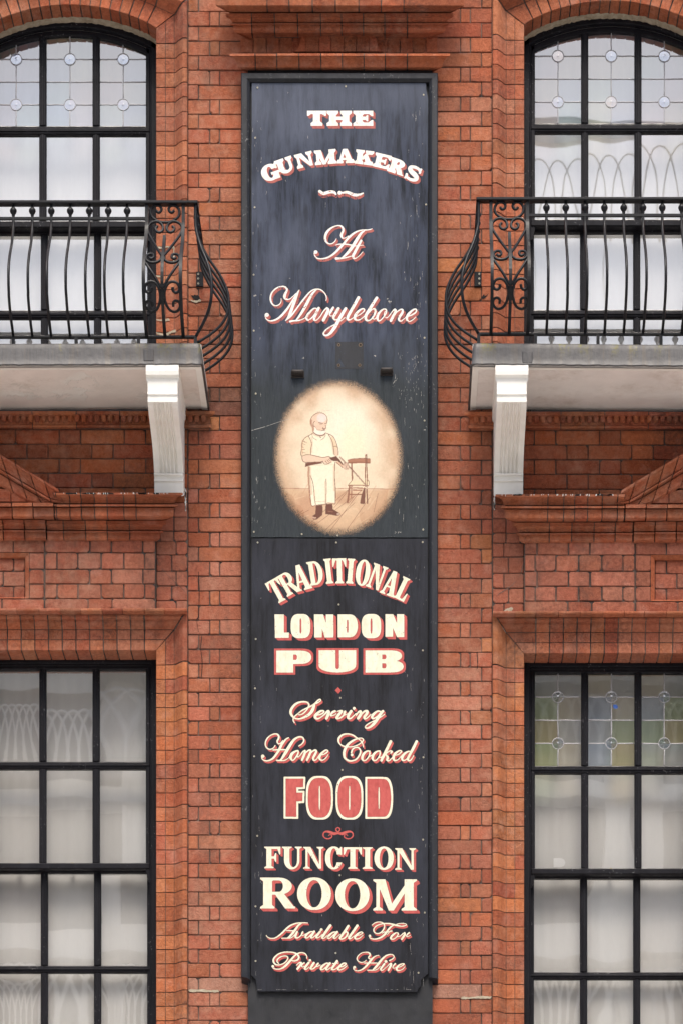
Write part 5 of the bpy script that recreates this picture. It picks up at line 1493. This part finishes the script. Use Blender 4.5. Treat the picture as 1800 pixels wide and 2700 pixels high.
script('the words Home Cooked in cream script', (680, 1925, 1115, 2030), [(H1, [('o', 105, 542, 35),
  [(85,560,22),(95,600,22),(150,632,26),(230,630,30),(310,590,38),(370,520,44),(430,430,50),(490,310,50),(540,240,40),(590,185,28),(640,158,22)],
  [(360,320,18),(320,375,22),(250,398,24),(190,370,28),(160,310,26),(165,240,26),(200,170,26),(260,115,24),(340,82,26),(400,85,30),(435,125,36),(430,180,36),(405,225,34),(410,265,26),(440,285,20),(480,265,18),(520,210,14)],
  [(320,412,28),(450,405,28),(590,408,26)],
  [(850,330,22),(910,290,26),(950,230,28),(940,170,32),(890,140,32),(820,155,38),(740,210,48),(670,310,58),(610,410,62),(550,510,58),(490,600,36),(450,630,24)],
  [(390,625,30),(460,632,24),(540,630,24),(600,605,20),(650,560,18),(690,475,18)],
  [(830,425,30),(780,440,36),(710,490,56),(680,560,56),(700,615,36),(740,620,24),(790,560,32),(830,490,32),(840,430,24)],
  [(820,530,20),(830,560,20),(870,530,20),(930,450,26),(975,420,28)],
  [(975,425,36),(965,500,50),(915,622,46)], [(960,520,18),(1010,450,26),(1070,415,34),(1095,440,44),(1060,530,50),(1015,622,46)],
  [(1060,530,18),(1120,450,26),(1180,415,36),(1210,440,40),(1180,510,48),(1145,580,46),(1160,625,32),(1210,610,22),(1250,550,22),(1290,490,24)],
  [(1300,515,22),(1370,500,24),(1430,460,28),(1445,425,24),(1400,415,28),(1320,480,46),(1275,550,54),(1290,610,36),(1350,620,24),(1420,560,20),(1455,500,14)]]),
 (C1, [[(525,305,14),(510,240,18),(470,185,20),(400,135,24),(330,90,26),(240,70,26),(150,90,32),(90,150,36),(90,220,26),(140,275,22),(220,300,22),(320,300,20),(420,270,20),(490,225,20),(525,180,20),(500,148,18),(430,152,22),(340,190,34),(250,260,44),(195,350,48),(180,430,46),(195,500,40),(250,545,32),(310,555,26),(390,530,28),(450,460,30),(475,380,28),(440,320,24),(380,315,24),(330,350,28),(310,410,30)], ('o', 320, 447, 25),
  [(640,380,24),(590,380,28),(530,430,44),(505,500,44),(520,545,28),(570,540,22),(620,480,26),(640,420,26),(635,385,20)], [(615,480,18),(655,465,18),(700,440,18)],
  [(820,375,24),(770,385,28),(715,430,42),(690,500,44),(710,545,28),(755,540,22),(805,480,24),(825,420,26),(820,380,20)], [(800,492,18),(850,485,16),(900,455,14)],
  [(1015,205,50),(960,320,50),(900,440,50),(848,548,46)], [(905,465,16),(960,400,20),(1010,375,24),(1040,388,26),(1015,415,26)], [(930,440,20),(960,490,44),(950,540,34),(990,550,22),(1040,500,18),(1075,455,18)],
  [(1080,455,18),(1150,440,20),(1200,400,24),(1205,375,22),(1160,375,28),(1090,430,44),(1065,500,46),(1085,545,30),(1140,535,20),(1195,480,18),(1230,440,16)],
  [(1380,390,22),(1330,385,26),(1260,430,42),(1220,500,42),(1235,545,28),(1290,530,20),(1360,440,20)], [(1480,205,46),(1430,310,48),(1370,420,46),(1325,510,44),(1340,550,28),(1385,530,20),(1430,455,16)]])],
  p_low, [CR, RR], (4.0, 4.9), .8, .04)
V1 = (7.84, 690, 2425); V2 = (7.84, 890, 2425)
script('the words Available For in cream script', (690, 2420, 1100, 2495), [(V1, [
  [(100,325,16),(120,355,20),(180,385,22),(260,385,24),(340,345,28),(430,270,32),(520,180,34),(600,120,32),(700,80,26),(800,65,22),(880,65,20),(955,68,18)],
  [(820,75,30),(760,120,38),(710,190,46),(650,270,48),(590,340,40),(540,380,22)], [(520,225,22),(650,228,22)], [(420,383,22),(560,382,20),(620,370,20),(680,320,18),(720,265,16)],
  [(735,250,40),(710,310,44),(705,365,38),(750,375,26),(810,330,24),(850,270,24),(850,245,18),(825,290,14),(850,330,14),(920,290,14)],
  [(1060,250,20),(1010,250,26),(930,310,44),(905,365,36),(950,375,22),(1020,310,20),(1080,250,18)], [(1085,245,46),(1045,310,48),(1020,360,42),(1050,375,24),(1110,330,18),(1150,290,14)],
  [(1210,245,44),(1160,310,46),(1130,365,36),(1165,375,22),(1220,340,18),(1260,300,14)], ('o', 1235, 203, 27),
  [(1420,120,52),(1350,220,52),(1280,320,50),(1250,375,34),(1290,385,22),(1350,330,18)],
  [(1540,255,20),(1480,260,26),(1400,320,44),(1365,370,36),(1405,385,22),(1470,330,20),(1540,260,18)], [(1560,255,46),(1510,320,48),(1490,370,40),(1520,385,24),(1575,340,18),(1620,300,14)]]),
 (V2, [[(215,130,48),(150,230,50),(80,330,48),(45,385,38),(90,400,26),(150,370,28),(195,310,36),(200,265,30),(165,255,22),(110,300,18)], [(170,345,14),(220,340,12)],
  [(400,125,52),(330,225,50),(260,325,48),(225,380,36),(260,392,22),(320,350,18),(360,320,16)],
  [(370,325,18),(440,318,18),(500,285,22),(505,262,22),(460,260,26),(390,310,42),(350,370,38),(380,400,26),(450,380,20),(520,320,14)],
  [(705,110,16),(760,70,20),(830,48,18),(900,55,20),(950,90,26),(960,150,28),(930,220,28),(870,275,24),(800,285,22),(750,255,24),(740,200,26),(780,140,24),(860,100,22),(950,80,22),(1050,80,26),(1130,95,30),(1220,120,32),(1320,135,22),(1395,120,18),(1410,95,16),(1360,78,16),(1280,78,16),(1210,95,20)],
  [(1150,115,24),(1090,150,32),(1030,220,38),(960,310,42),(880,370,36),(780,400,24),(700,395,22),(650,370,20)], ('o', 658, 335, 26),
  [(910,280,14),(950,255,20),(1000,260,22),(1050,250,18),(1110,240,16),(1115,228,12),(1090,228,12),(1060,255,14),(1040,285,14),(1005,310,14)],
  [(1240,275,20),(1190,275,26),(1120,330,44),(1090,380,40),(1120,405,24),(1180,385,20),(1235,320,24),(1245,280,20)], [(1220,352,18),(1280,340,18),(1350,280,22)],
  [(1375,270,34),(1378,310,46),(1345,360,46),(1315,405,40)], [(1470,270,32),(1440,295,28),(1415,335,22),(1440,350,16),(1505,320,12)]])],
  p_low, [CR, RR], (3.1, 5.0), .8, .04)
R1 = (7.467, 710, 2500); R2 = (9.8, 920, 2500)
script('the words Private Hire in cream script', (710, 2500, 1090, 2578), [(R1, [
  [(195,305,16),(160,270,22),(165,225,24),(215,180,22),(290,155,20),(350,160,22),(370,195,26),(345,250,24),(290,300,24),(210,330,22),(140,325,26),(95,285,32),(85,230,32),(120,170,30),(190,115,26),(290,82,24),(400,78,24),(490,90,24),(550,120,30),(585,170,36),(570,220,36),(510,250,28),(450,245,20),(430,230,14)],
  [(740,200,16),(738,150,20),(700,105,22),(630,88,22),(570,105,24),(510,145,32),(430,230,40),(360,310,44),(290,375,40),(210,412,26),(130,412,20),(75,390,20)], ('o', 75, 358, 26),
  [(540,335,14),(590,290,22),(630,288,36),(610,340,44),(555,412,40)], [(690,290,30),(660,310,28),(640,350,22),(660,370,16),(700,350,14)],
  [(780,285,42),(730,350,44),(700,405,34),(735,415,22),(790,370,16)], ('o', 803, 240, 25),
  [(880,290,42),(840,350,46),(815,400,36),(860,410,24),(920,360,26),(965,300,30),(930,330,16),(940,365,16),(1010,330,14)],
  [(1170,300,20),(1120,300,26),(1040,360,44),(1015,415,34),(1060,420,22),(1130,360,20),(1190,300,18)], [(1195,298,46),(1140,370,46),(1120,415,36),(1150,425,22),(1210,380,16)],
  [(1335,255,46),(1290,320,46),(1235,400,40),(1250,425,26),(1300,415,20),(1350,370,16)], [(1250,305,20),(1360,295,18)],
  [(1370,375,18),(1440,360,20),(1500,320,24),(1500,298,20),(1450,300,26),(1380,360,44),(1350,410,36),(1390,430,24),(1460,400,20),(1525,345,14)]]),
 (R2, [('o', 135, 495, 36), [(105,515,22),(120,555,22),(180,580,24),(260,580,28),(340,545,36),(420,480,46),(490,400,52),(560,310,52),(620,245,38),(690,200,26),(765,185,18)],
  [(435,310,16),(390,350,20),(320,370,22),(250,350,26),(205,300,28),(205,240,26),(250,175,24),(320,125,24),(400,108,24),(480,112,30),(530,145,38),(530,190,40),(500,230,36),(505,265,28),(545,280,20),(590,260,18),(630,220,14)],
  [(390,385,28),(550,385,28),(720,385,26)],
  [(1030,320,24),(1090,295,28),(1145,250,28),(1150,210,28),(1110,170,28),(1040,165,28),(950,195,36),(870,260,46),(800,340,56),(740,420,58),(670,500,52),(600,570,28)], [(470,570,24),(570,572,22),(660,570,20),(730,540,18),(800,470,18)],
  [(905,405,48),(850,480,50),(810,540,44),(830,575,28),(890,550,20),(950,490,18)], ('o', 942, 345, 38),
  [(960,490,20),(1040,410,28),(1080,410,46),(1060,470,54),(1005,572,50)], [(1185,405,40),(1150,440,34),(1120,490,26),(1150,520,18),(1200,500,16)],
  [(1230,500,22),(1320,480,22),(1400,430,28),(1410,405,26),(1350,410,32),(1270,450,44),(1220,520,54),(1235,570,40),(1300,575,24),(1380,540,22),(1440,470,16)]])],
  p_low, [CR, RR], (3.1, 5.0), .8, .04)
# ---- ornaments
cv = Canvas(835, 495, 965, 530)
z = lambda st: [(640+x/3.015, 240+y/3.015, w_/3.015) for x, y, w_ in st]
cv.stroke(z([(612,798,22),(640,815,24),(690,803,24),(725,805,22),(742,822,12)])); cv.disc(640+770/3.015, 240+810/3.015, 5.2)
cv.stroke(z([(790,808,14),(830,806,22),(880,825,24),(920,826,20),(955,812,10)]))
paint_line('small white flourish under the arched name', cv, cv.a, cv.block(.6, 7.5), p_up, [WH, RE], .55, 'flourish')
cv = Canvas(870, 1805, 910, 1835)
cv.poly([(640+x/3.015, 1800+y/3.015) for x, y in ((757, 36), (783, 62), (760, 88), (733, 62))])
paint_line('small red diamond', cv, cv.a, None, p_low, [RR], .0, 'diamond')
cv = Canvas(845, 2175, 935, 2220)
z = lambda st, m=1: [(640+(757+m*(x-757))/3.015, 2020+y/3.015, w_/3.015) for x, y, w_ in st]
cv.stroke(z([(757,488,7),(771,497,9),(770,512,9),(757,522,8),(744,513,9),(743,497,9),(757,488,7)]))
for m_ in (1, -1):
    cv.stroke(z([(752,534,16),(725,537,22),(695,526,20),(665,520,14),(645,530,10),(640,552,10),(655,572,9),(682,578,9),(706,566,9),(708,550,7),(692,546,6),(682,555,5)], m_))
paint_line('red scroll ornament', cv, cv.a, None, p_low, [RR], .0, 'flourish')

# ---- ghost of a removed plate, with its four holes
cv = Canvas(875, 895, 970, 985)
cv.poly([(884.5, 901.5), (957.5, 901), (957.5, 973), (884, 973)])
cv.poly([(886, 968), (886, 961), (895, 944), (909, 968)], False)
paint_line('darker square where a plate was removed', cv, cv.a, None, p_up, [M['frame']], .3, 'plate_mark')
for x, y, r in ((893.3, 909.5, 3), (949.3, 909.8, 4), (892.8, 963, 3), (947.5, 963, 3)):
    mb = MB(); c = P(x, y, DP)
    mb.grid([[(c[0]+q*S*math.cos(t), c[1]-dy, c[2]+q*S*math.sin(t)) for t in np.linspace(0, 2*math.pi, 13)[:-1]] for q, dy in ((r+1.1, .0008), (r*.8, .0024), (r*.7, .0011))], 0, closed=True)
    mb.poly([(c[0]+r*.72*S*math.cos(t), c[1]-.0013, c[2]+r*.72*S*math.sin(t)) for t in np.linspace(0, 2*math.pi, 13)[:-1]], 1)
    mb.build('bolt_hole', [M['rim'], M['soot']], p_up)
# ---- scratches and chips of bare primer
for par, (u0, v0, u1, v1), n_, nm in ((p_up, (664, 218, 1126, 1415), 150, 'up'), (p_low, (666, 1422, 1126, 2610), 95, 'low')):
    cv = Canvas(u0, v0, u1, v1)
    rg = np.random.default_rng(3 if nm == 'up' else 4)
    for _ in range(n_):
        x, y = rg.uniform(u0, u1), rg.uniform(v0, v1)
        if rg.random() < .72: x = rg.choice([rg.uniform(u0, u0+26), rg.uniform(u1-34, u1), rg.normal(1085, 18)])
        L = rg.exponential(5)+1.5
        cv.stroke([(x, y, .3), (x+rg.normal(0, .5), y+L/2, rg.uniform(.4, 1.1)), (x+rg.normal(0, .9), y+L, .3)])
    if nm == 'up':
        for x, y, r in ((800, 944, 3), (988, 938.5, 3), (764, 734, 2), (1025, 796.5, 4.5), (1020, 788, 2.5), (672, 779, 4), (820, 780, 3.5), (1119, 1133, 2.5), (800, 796, 2)):
            for _ in range(5): cv.disc(x+rg.normal(0, r*.6), y+rg.normal(0, r*.3), rg.uniform(.3, .45)*r)
        cv.stroke([(664, 1135, 1.6), (700, 1125, 1.1), (735, 1113, .8), (763, 1105, .5)])
        for _ in range(70):
            x = rg.normal(1085, 20); y = rg.uniform(930, 1060); cv.stroke([(x, y, .4), (x+rg.normal(0, .6), y+rg.uniform(2, 8), .6)])
        for x, y, L in ((1035, 1012, 9), (1042, 1004, 7), (1038, 1008, 6)): cv.stroke([(x, y, 1), (x+5, y-L, .6)])
        # tiny signature of the sign writer
        for q in ([(1040.5, 1406.5), (1040.5, 1402.5), (1043, 1403), (1043, 1404.5), (1041, 1404.8)], [(1050.5, 1402.6), (1048.5, 1403), (1050, 1404.6), (1048.2, 1406.3)], [(1053, 1402.5), (1054.5, 1404.6), (1056, 1402.4)]):
            cv.stroke([(x, y, .9) for x, y in q])
        for _ in range(60): x = rg.uniform(664, 1126); cv.stroke([(x, 1415, .4), (x+rg.uniform(1, 5), 1415.3, .8)])
        for _ in range(25): x = rg.uniform(664, 1117); cv.stroke([(x, 218, .4), (x+rg.uniform(1, 8), 218.2, .7)])
    else:
        for _ in range(30): x = rg.uniform(680, 1098); cv.stroke([(x, 2609.5, .4), (x+rg.uniform(1, 8), 2609.5, .7)])
    wm = value_noise(cv.h, cv.w, 3, 77) > .75
    paint_line('pale chips and scratches in the paint', cv, cv.a & ~wm, None, par, [mat_plain('bare_primer_'+nm, (.42, .40, .38) if nm == 'up' else (.30, .29, .28), .8)], 0, 'paint_chips')

# ---- the oval picture: painted on a fine grid, colours are the sign writer's own
PR_ = 1.25
pu0, pv0, pu1, pv1 = 715.0, 995.0, 1068.0, 1418.0
pw, ph = int((pu1-pu0)*PR_), int((pv1-pv0)*PR_)
gx, gy = np.meshgrid(pu0+(np.arange(pw)+.5)/PR_, pv0+(np.arange(ph)+.5)/PR_)
n1 = value_noise(ph, pw, 9, 5); n2 = value_noise(ph, pw, 45, 6); n3 = value_noise(ph, pw, 3, 8)
def srgb(*c): return np.array(lin(*c))
ex_, ey_ = (gx-892-.012*(gy-1207))/170., (gy-1206)/205.
rr = np.sqrt(ex_**2+ey_**2)
img = np.ones((ph, pw, 3))*srgb(240, 220, 192)
def over(mask, col):
    global img
    m = np.clip(mask, 0, 1)[..., None]; img = img*(1-m)+np.asarray(col)*m
sm_ = lambda x, a, b: np.clip((x-a)/(b-a), 0, 1)**2*(3-2*np.clip((x-a)/(b-a), 0, 1))
over(1-sm_(np.hypot((gx-915)/110, (gy-1130)/130), .2, 1.05), srgb(252, 240, 218))
over((1-sm_(np.hypot((gx-930)/45, (gy-1170)/75), .3, 1.1))*.8, srgb(252, 238, 206))
over(sm_(rr+.25*(n2-.5), .66, .98)*.85, srgb(206, 170, 138))
over((n1 > .6)*.18*sm_(rr, .3, .8), srgb(232, 205, 180))
floor = (gy > 1289)
over(floor*.55*sm_(gy, 1288, 1296), srgb(222, 184, 146))
over(floor*sm_(rr, .4, .95)*.7, srgb(196, 152, 118))
over(floor*(n2 > .5)*.3, srgb(240, 214, 180))
over((1-sm_(np.hypot((gx-905)/38, (gy-1312)/24), .4, 1.1))*.5*floor, srgb(178, 120, 88))
over((1-sm_(np.hypot((gx-812)/48, (gy-1335)/55), .3, 1.1))*.5*floor, srgb(190, 135, 105))
F1 = lambda q: [(770+x/6.817, 1060+y/6.817, *r) for x, y, *r in q]
F2 = lambda q: [(770+x/6.817, 1200+y/6.817, *r) for x, y, *r in q]
class PC(Canvas):
    pass
def pcan():
    c = Canvas.__new__(Canvas); c.u0, c.v0, c.res, c.w, c.h = pu0, pv0, PR_*1.0, pw, ph; c.a = np.zeros((ph, pw), bool); return c
def soft(a, k=1):
    f = a.astype(float)
    for _ in range(k):
        f = (f + np.roll(f, 1, 0) + np.roll(f, -1, 0) + np.roll(f, 1, 1) + np.roll(f, -1, 1))/5
    return f
def fill(pts, col, al=1.0, k=1):
    c = pcan(); c.poly([(p[0], p[1]) for p in pts]); over(soft(c.a, k)*al, col)
def line(pts, wdt, col, al=.9, k=0):
    c = pcan(); c.stroke([(p[0], p[1], (p[2] if len(p) > 2 else wdt)*1.12) for p in pts]); over(soft(c.a, k)*al, col)
BR, MB_, DK = srgb(112, 62, 46), srgb(160, 104, 80), srgb(104, 64, 52)
SK, AP = srgb(236, 205, 180), srgb(252, 240, 214)
line([(716, 1289), (760, 1288), (850, 1289), (930, 1288), (1068, 1290)], 1.6, srgb(168, 112, 84), .8)
for a in (((795, 1400), (930, 1280)), ((830, 1385), (955, 1292)), ((845, 1410), (935, 1325)), ((870, 1400), (945, 1300)), ((760, 1375), (800, 1345)), ((985, 1350), (996, 1300)), ((915, 1395), (975, 1310)), ((780, 1362), (815, 1345)), ((880, 1340), (920, 1290))):
    line([a[0], a[1]], 1.1, srgb(128, 78, 56), .75)
for _ in range(26):
    x = RNG.uniform(760, 1030); y = RNG.uniform(1295, 1400); line([(x, y), (x+RNG.uniform(8, 30), y-RNG.uniform(8, 34))], RNG.uniform(1, 3), srgb(240, 215, 182) if RNG.random() < .5 else srgb(192, 146, 112), .35, 1)
# chair
CH = srgb(146, 96, 74)
fill(F1([(995,1040),(1080,1020),(1290,1010),(1390,1012),(1405,1030),(1400,1095),(1380,1105),(1200,1100),(1060,1110),(1000,1095)]), srgb(176,124,98))
line(F1([(998,1045),(1090,1020),(1290,1012),(1400,1025)]), 1.0, BR); line(F1([(1000,1095),(1100,1085),(1300,1085),(1400,1098)]), 2.2, CH)
line(F1([(1068,1110),(1072,1250),(1078,1370)]), 3.6, CH); line(F2([(1078,400),(1075,450)]), 3.4, CH)
fill(F2([(1000,545),(1070,455),(1370,455),(1378,545),(1360,555)]), srgb(240,222,186)); line(F2([(1000,545),(1075,452)]), 1.2, BR); line(F2([(1005,545),(1200,540),(1370,552)]), 2.4, CH); line(F2([(1340,455),(1370,460),(1376,540)]), 1.4, BR)
line(F2([(1028,560),(1010,720),(992,855)]), 4.4, CH); line(F2([(1065,560),(1062,770)]), 2.6, MB_); line(F2([(1035,708),(1250,706)]), 3, CH); line(F2([(1090,580),(1260,590)]), 1.6, MB_); line(F2([(1090,628),(1250,630)]), 3, MB_)
line(F2([(1110,740),(1010,870)]), 1.0, BR, .7)
# guns leaning on the chair
line(F1([(1316,945),(1312,1200),(1308,1363)]), 2.2, CH); line(F1([(1333,945),(1336,1200),(1340,1363)]), 2.0, srgb(120,80,66))
line(F2([(1308,220),(1312,480),(1310,570)]), 2.2, CH); line(F2([(1340,220),(1345,450),(1335,580)]), 2.0, CH)
fill(F2([(1290,580),(1312,590),(1305,860),(1290,880),(1235,878),(1216,862),(1240,720)]), srgb(124,82,66)); fill(F2([(1325,610),(1345,600),(1362,870),(1340,878)]), srgb(124,82,66))
# man: shadow side, trousers, boots
line(F2([(300,215),(300,420),(318,640),(335,850)]), 4.5, srgb(186,134,106), .8, 1)
fill(F2([(430,905),(548,895),(552,1000),(545,1080),(470,1140),(440,1160),(385,1155),(362,1120),(372,1090),(420,1060)]), srgb(112,70,56)); fill(F2([(608,875),(725,875),(735,970),(800,1010),(862,1050),(858,1078),(800,1092),(720,1075),(600,1060),(600,960)]), srgb(112,70,56))
line(F2([(375,1115),(400,1130),(430,1128)]), 3, srgb(226,190,166), .8, 1); line(F2([(815,1060),(845,1058)]), 3.4, srgb(226,200,180), .8, 1); line(F2([(650,1010),(740,1020)]), 1.5, srgb(180,130,106), .7, 1)
# apron and shirt
fill(F2([(305,200),(760,170),(775,500),(778,860),(600,880),(430,905),(355,910),(330,760),(312,500)]), AP)
fill(F1([(300,620),(360,560),(430,590),(560,600),(620,560),(690,590),(740,800),(760,960),(770,1110),(320,1140),(335,940),(350,770)]), AP)
fill(F1([(295,610),(215,660),(175,760),(170,860),(160,930),(180,970),(335,945),(350,770)]), srgb(243,220,188)); fill(F1([(690,588),(750,640),(800,760),(825,850),(745,835),(725,700)]), srgb(238,212,178))
fill(F1([(750,830),(820,850),(832,960),(790,1000),(760,960)]), SK)
line(F1([(300,615),(330,680),(355,760),(340,850),(338,945)]), 1.5, BR); line(F1([(295,608),(225,655),(180,740),(172,850),(160,925),(180,970),(250,950),(335,945)]), 1.5, BR)
for q in ([(195,700),(240,730)], [(185,745),(250,775)], [(182,800),(215,830)], [(185,855),(235,855)], [(175,900),(250,915)], [(215,700),(275,740)]): line(F1(q), 1.1, BR, .7)
line(F1([(690,588),(745,630),(790,720),(822,830)]), 1.5, BR); line(F1([(655,585),(700,660),(730,740),(760,960)]), 1.5, BR); line(F1([(745,800),(790,795),(825,830)]), 1.2, BR); line(F1([(825,840),(833,955)]), 1.4, BR)
line(F1([(355,570),(380,640),(450,690)]), 1.1, BR); line(F1([(600,600),(570,650),(510,688)]), 1.1, BR); line(F1([(296,612),(330,590),(380,560)]), 1.4, BR); line(F1([(620,562),(690,590)]), 1.6, BR)
line(F2([(330,370),(370,470),(390,600),(405,760),(425,900)]), 1.5, BR); line(F2([(610,430),(620,560),(615,700),(612,870)]), 1.5, BR, .8); line(F2([(770,130),(765,400),(778,600),(775,880)]), 1.9, BR); line(F2([(310,210),(312,480),(335,780),(355,910),(420,908)]), 1.4, BR)
line(F2([(420,835),(500,838),(600,835)]), 1.0, BR, .7); line(F2([(430,900),(600,880),(660,860),(770,885)]), 1.4, BR)
for q_, w_, al in ((F1([(350,640),(358,760),(345,900)]), 5, .35), (F1([(700,660),(735,800),(750,930)]), 5, .35), (F2([(322,230),(330,480),(350,700)]), 6, .4), (F2([(600,480),(605,700),(600,860)]), 4, .4), (F1([(200,1050),(330,1075),(480,1068)]), 3, .4), (F1([(190,700),(185,850),(190,940)]), 4, .4), (F1([(360,560),(430,600),(520,612),(600,580)]), 3.5, .45), (F2([(400,640),(410,800)]), 4, .35), (F1([(395,470),(430,540),(500,590)]), 3, .3), (F2([(640,860),(760,870)]), 3, .35)):
    line(q_, w_, srgb(196, 146, 112), al, 2)
line(F2([(755,200),(752,450),(760,640)]), 4, srgb(214,172,140), .5, 1)
# head
fill([(770+(482+150*math.cos(t))/6.817, 1060+(345+155*math.sin(t))/6.817) for t in np.linspace(0, 2*math.pi, 30)], SK)
fill(F1([(345,380),(380,450),(380,540),(430,590),(520,605),(600,560),(605,470),(630,400),(600,330),(420,330)]), SK)
fill([(770+(530+85*math.cos(t))/6.817, 1060+(290+80*math.sin(t))/6.817) for t in np.linspace(0, 2*math.pi, 24)], srgb(246,228,222), .8, 3)
fill(F1([(410,440),(470,500),(520,520),(600,500),(605,560),(510,600),(420,580),(385,540)]), srgb(252,242,226), .9)
line(F1([(340,390),(332,330),(365,260),(430,210),(500,192),(570,210),(620,260),(633,330),(622,390)]), 1.4, BR); line(F1([(345,330),(345,400),(375,450),(378,520)]), 5, srgb(176,124,98), .75, 2); line(F1([(380,540),(440,585),(515,602),(570,590),(605,555)]), 2.2, BR)
line(F1([(408,350),(385,380),(388,430),(410,440)]), 1.4, BR); line(F1([(485,372),(555,385)]), 1.8, BR); line(F1([(500,398),(545,400)]), 1.2, BR); line(F1([(590,385),(608,390)]), 1.6, BR); line(F1([(598,410),(608,470),(575,478),(548,460)]), 1.3, BR); line(F1([(420,450),(460,500),(510,505)]), 1.2, MB_, .7)
line(F1([(520,520),(560,510),(600,520)]), 1.2, BR); line(F1([(545,475),(570,495),(600,490)]), 1.2, BR); line(F1([(500,625),(520,640)]), 2.4, BR, .7)
# forearms, hands and gun
fill(F1([(245,1095),(500,1075),(560,1100),(330,1140),(235,1170)]), srgb(120,76,60))
fill(F1([(180,975),(335,948),(560,998),(650,975),(720,1000),(720,1090),(640,1115),(540,1080),(250,1085),(195,1060)]), SK)
line(F1([(180,970),(185,1030),(215,1075),(300,1085),(480,1078),(545,1075)]), 1.7, BR); line(F1([(335,950),(450,975),(560,998),(650,978),(700,1000)]), 1.5, BR); line(F1([(545,1060),(580,1110),(640,1112),(700,1085)]), 1.6, BR)
for q in ([(600,1060),(630,1095)], [(630,1040),(670,1085)], [(660,1030),(700,1070)]): line(F1(q), 1.2, BR)
fill(F1([(665,1005),(795,972),(850,1030),(905,1100),(930,1140),(900,1160),(820,1060),(740,1062),(700,1040)]), srgb(112,70,56))
fill(F1([(790,1065),(850,1080),(920,1150),(920,1195),(880,1160),(800,1100)]), srgb(224,186,158)); line(F1([(790,1085),(850,1130),(910,1185)]), 1.3, BR)
for dx, cc, ww in ((0, srgb(112,72,60), 1.6), (-18, srgb(226,196,172), 1.6), (-36, srgb(132,88,72), 1.3)):
    line(F1([(850-dx*.3, 985+dx*.4+10), (1000-dx*.2, 1150+dx*.4), (1200, 1363+dx*.3)]), ww, cc); line(F2([(1040+dx*.2, 235+dx*.5+5), (1200, 415+dx*.5), (1345, 585+dx*.5)]), ww, cc)
fill(F1([(920,1100),(990,1090),(1025,1200),(1000,1225),(940,1215),(910,1170)]), SK)
for x in (930, 955, 980, 1003): line(F1([(x, 1105), (x+12, 1160), (x+5, 1215)]), 1.1, BR)
line(F1([(930,1100),(985,1092),(1010,1120)]), 1.2, BR); line(F1([(430,182),(540,165),(690,148)]), .7, srgb(110,110,110), .6)
img *= .84*(1 + (n3-.5)*.10 + (n1-.5)*.06)[..., None]
n4 = value_noise(ph, pw, 1.6, 9)
alpha = 1 - sm_(rr + .02*(n1-.5) + .035*(n3-.5) + .03*(n4-.5), .87, 1.035)
halo = (1-sm_(rr, .95, 1.2))*.0
vs = []; fs = []
keep = alpha > .01
idx = -np.ones((ph, pw), int); ys, xs = np.nonzero(keep); idx[ys, xs] = np.arange(len(ys))
ux = gx[keep]; vy = gy[keep]
k_ = S*(1-DP/D)
co = np.stack([(ux-UC)*k_, np.full(len(ux), -(DP+.0004)), CZ+(VH-vy)*k_], 1) - np.array(ORG[sign.name])
q = keep[:-1, :-1] & keep[1:, :-1] & keep[:-1, 1:] & keep[1:, 1:]
yy, xx = np.nonzero(q)
fc = np.stack([idx[yy+1, xx], idx[yy+1, xx+1], idx[yy, xx+1], idx[yy, xx]], 1)
me = bpy.data.meshes.new('oval_picture')
me.vertices.add(len(co)); me.vertices.foreach_set('co', co.ravel().astype(np.float32))
me.loops.add(len(fc)*4); me.loops.foreach_set('vertex_index', fc.ravel().astype(np.int32))
me.polygons.add(len(fc)); me.polygons.foreach_set('loop_start', (np.arange(len(fc))*4).astype(np.int32))
me.update(calc_edges=True)
at = me.color_attributes.new('Col', 'FLOAT_COLOR', 'POINT')
at.data.foreach_set('color', np.concatenate([img[keep], alpha[keep][:, None]], 1).astype(np.float32).ravel())
me.materials.append(M['painted'])
po = bpy.data.objects.new('oval_picture', me); link(po, p_up); ORG[po.name] = ORG[sign.name]
tag(po, 'soft edged oval picture of a bald bearded man in an apron holding a gun beside a chair')

# ------------------------------------------------------------------ building across the street (seen only as reflections in the panes)
def across():
    t = thing('opposite_building', (0, -31, 0), 'pale building across the street with arched lattice balconies, seen reflected in the panes', 'building')
    Y = -31.0
    for x0, x1, h in ((-60, 60, 20.4),):
        fb = MB(); fb.box(x0, x1, Y-10, Y, 0, h); fb.build('front_wall', M['stone'], t)
    for x, w_ in ((-4.1, .22), (3.75, .3), (-11, .3), (9.4, .3)):
        pb = MB(); pb.box(x-w_, x+w_, Y+.02, Y+.5, 0, 20.3); pb.build('pilaster', M['stone2'], t)
    for z0 in (8.8, 12.9, 17.0, 20.2, 25.2):
        big = z0 > 24
        rb = MB(); rb.box(-40 if not big else .7, 40, Y+.05 if not big else Y+.95, Y+1.0 if not big else Y+1.1, z0-.30 if not big else z0-.06, z0+.15 if not big else z0+.06); rb.build('balcony_band', M['stone2'], t)
        if not big:
            rb = MB(); rb.box(-40, 40, Y+.05, Y+.7, z0-2.0, z0-1.75); rb.build('balcony_band', M['stone2'], t)
        if z0 < 10: continue
        lb = MB()
        stp, ww, hh, rr = (.38, .34, 1.3, .015) if big else (.19, .30, 1.05, .026)
        for k in range(-int(13/stp), int(13/stp)):
            x = k*stp
            if big and x < 1.4: continue
            lb.tube([(x - ww*math.cos(s), Y+1.02, z0 - 1.6 + hh*math.sin(s)**.8) for s in np.linspace(.02, math.pi-.02, 17)], rr, n=4)
            if big and k % 4 == 0: lb.tube([(x + ww, Y+1.02, 20.4), (x + ww, Y+1.02, z0-1.6)], rr*.5, n=4)
        lb.build('lattice_arches', M['stone2'], t)
across()
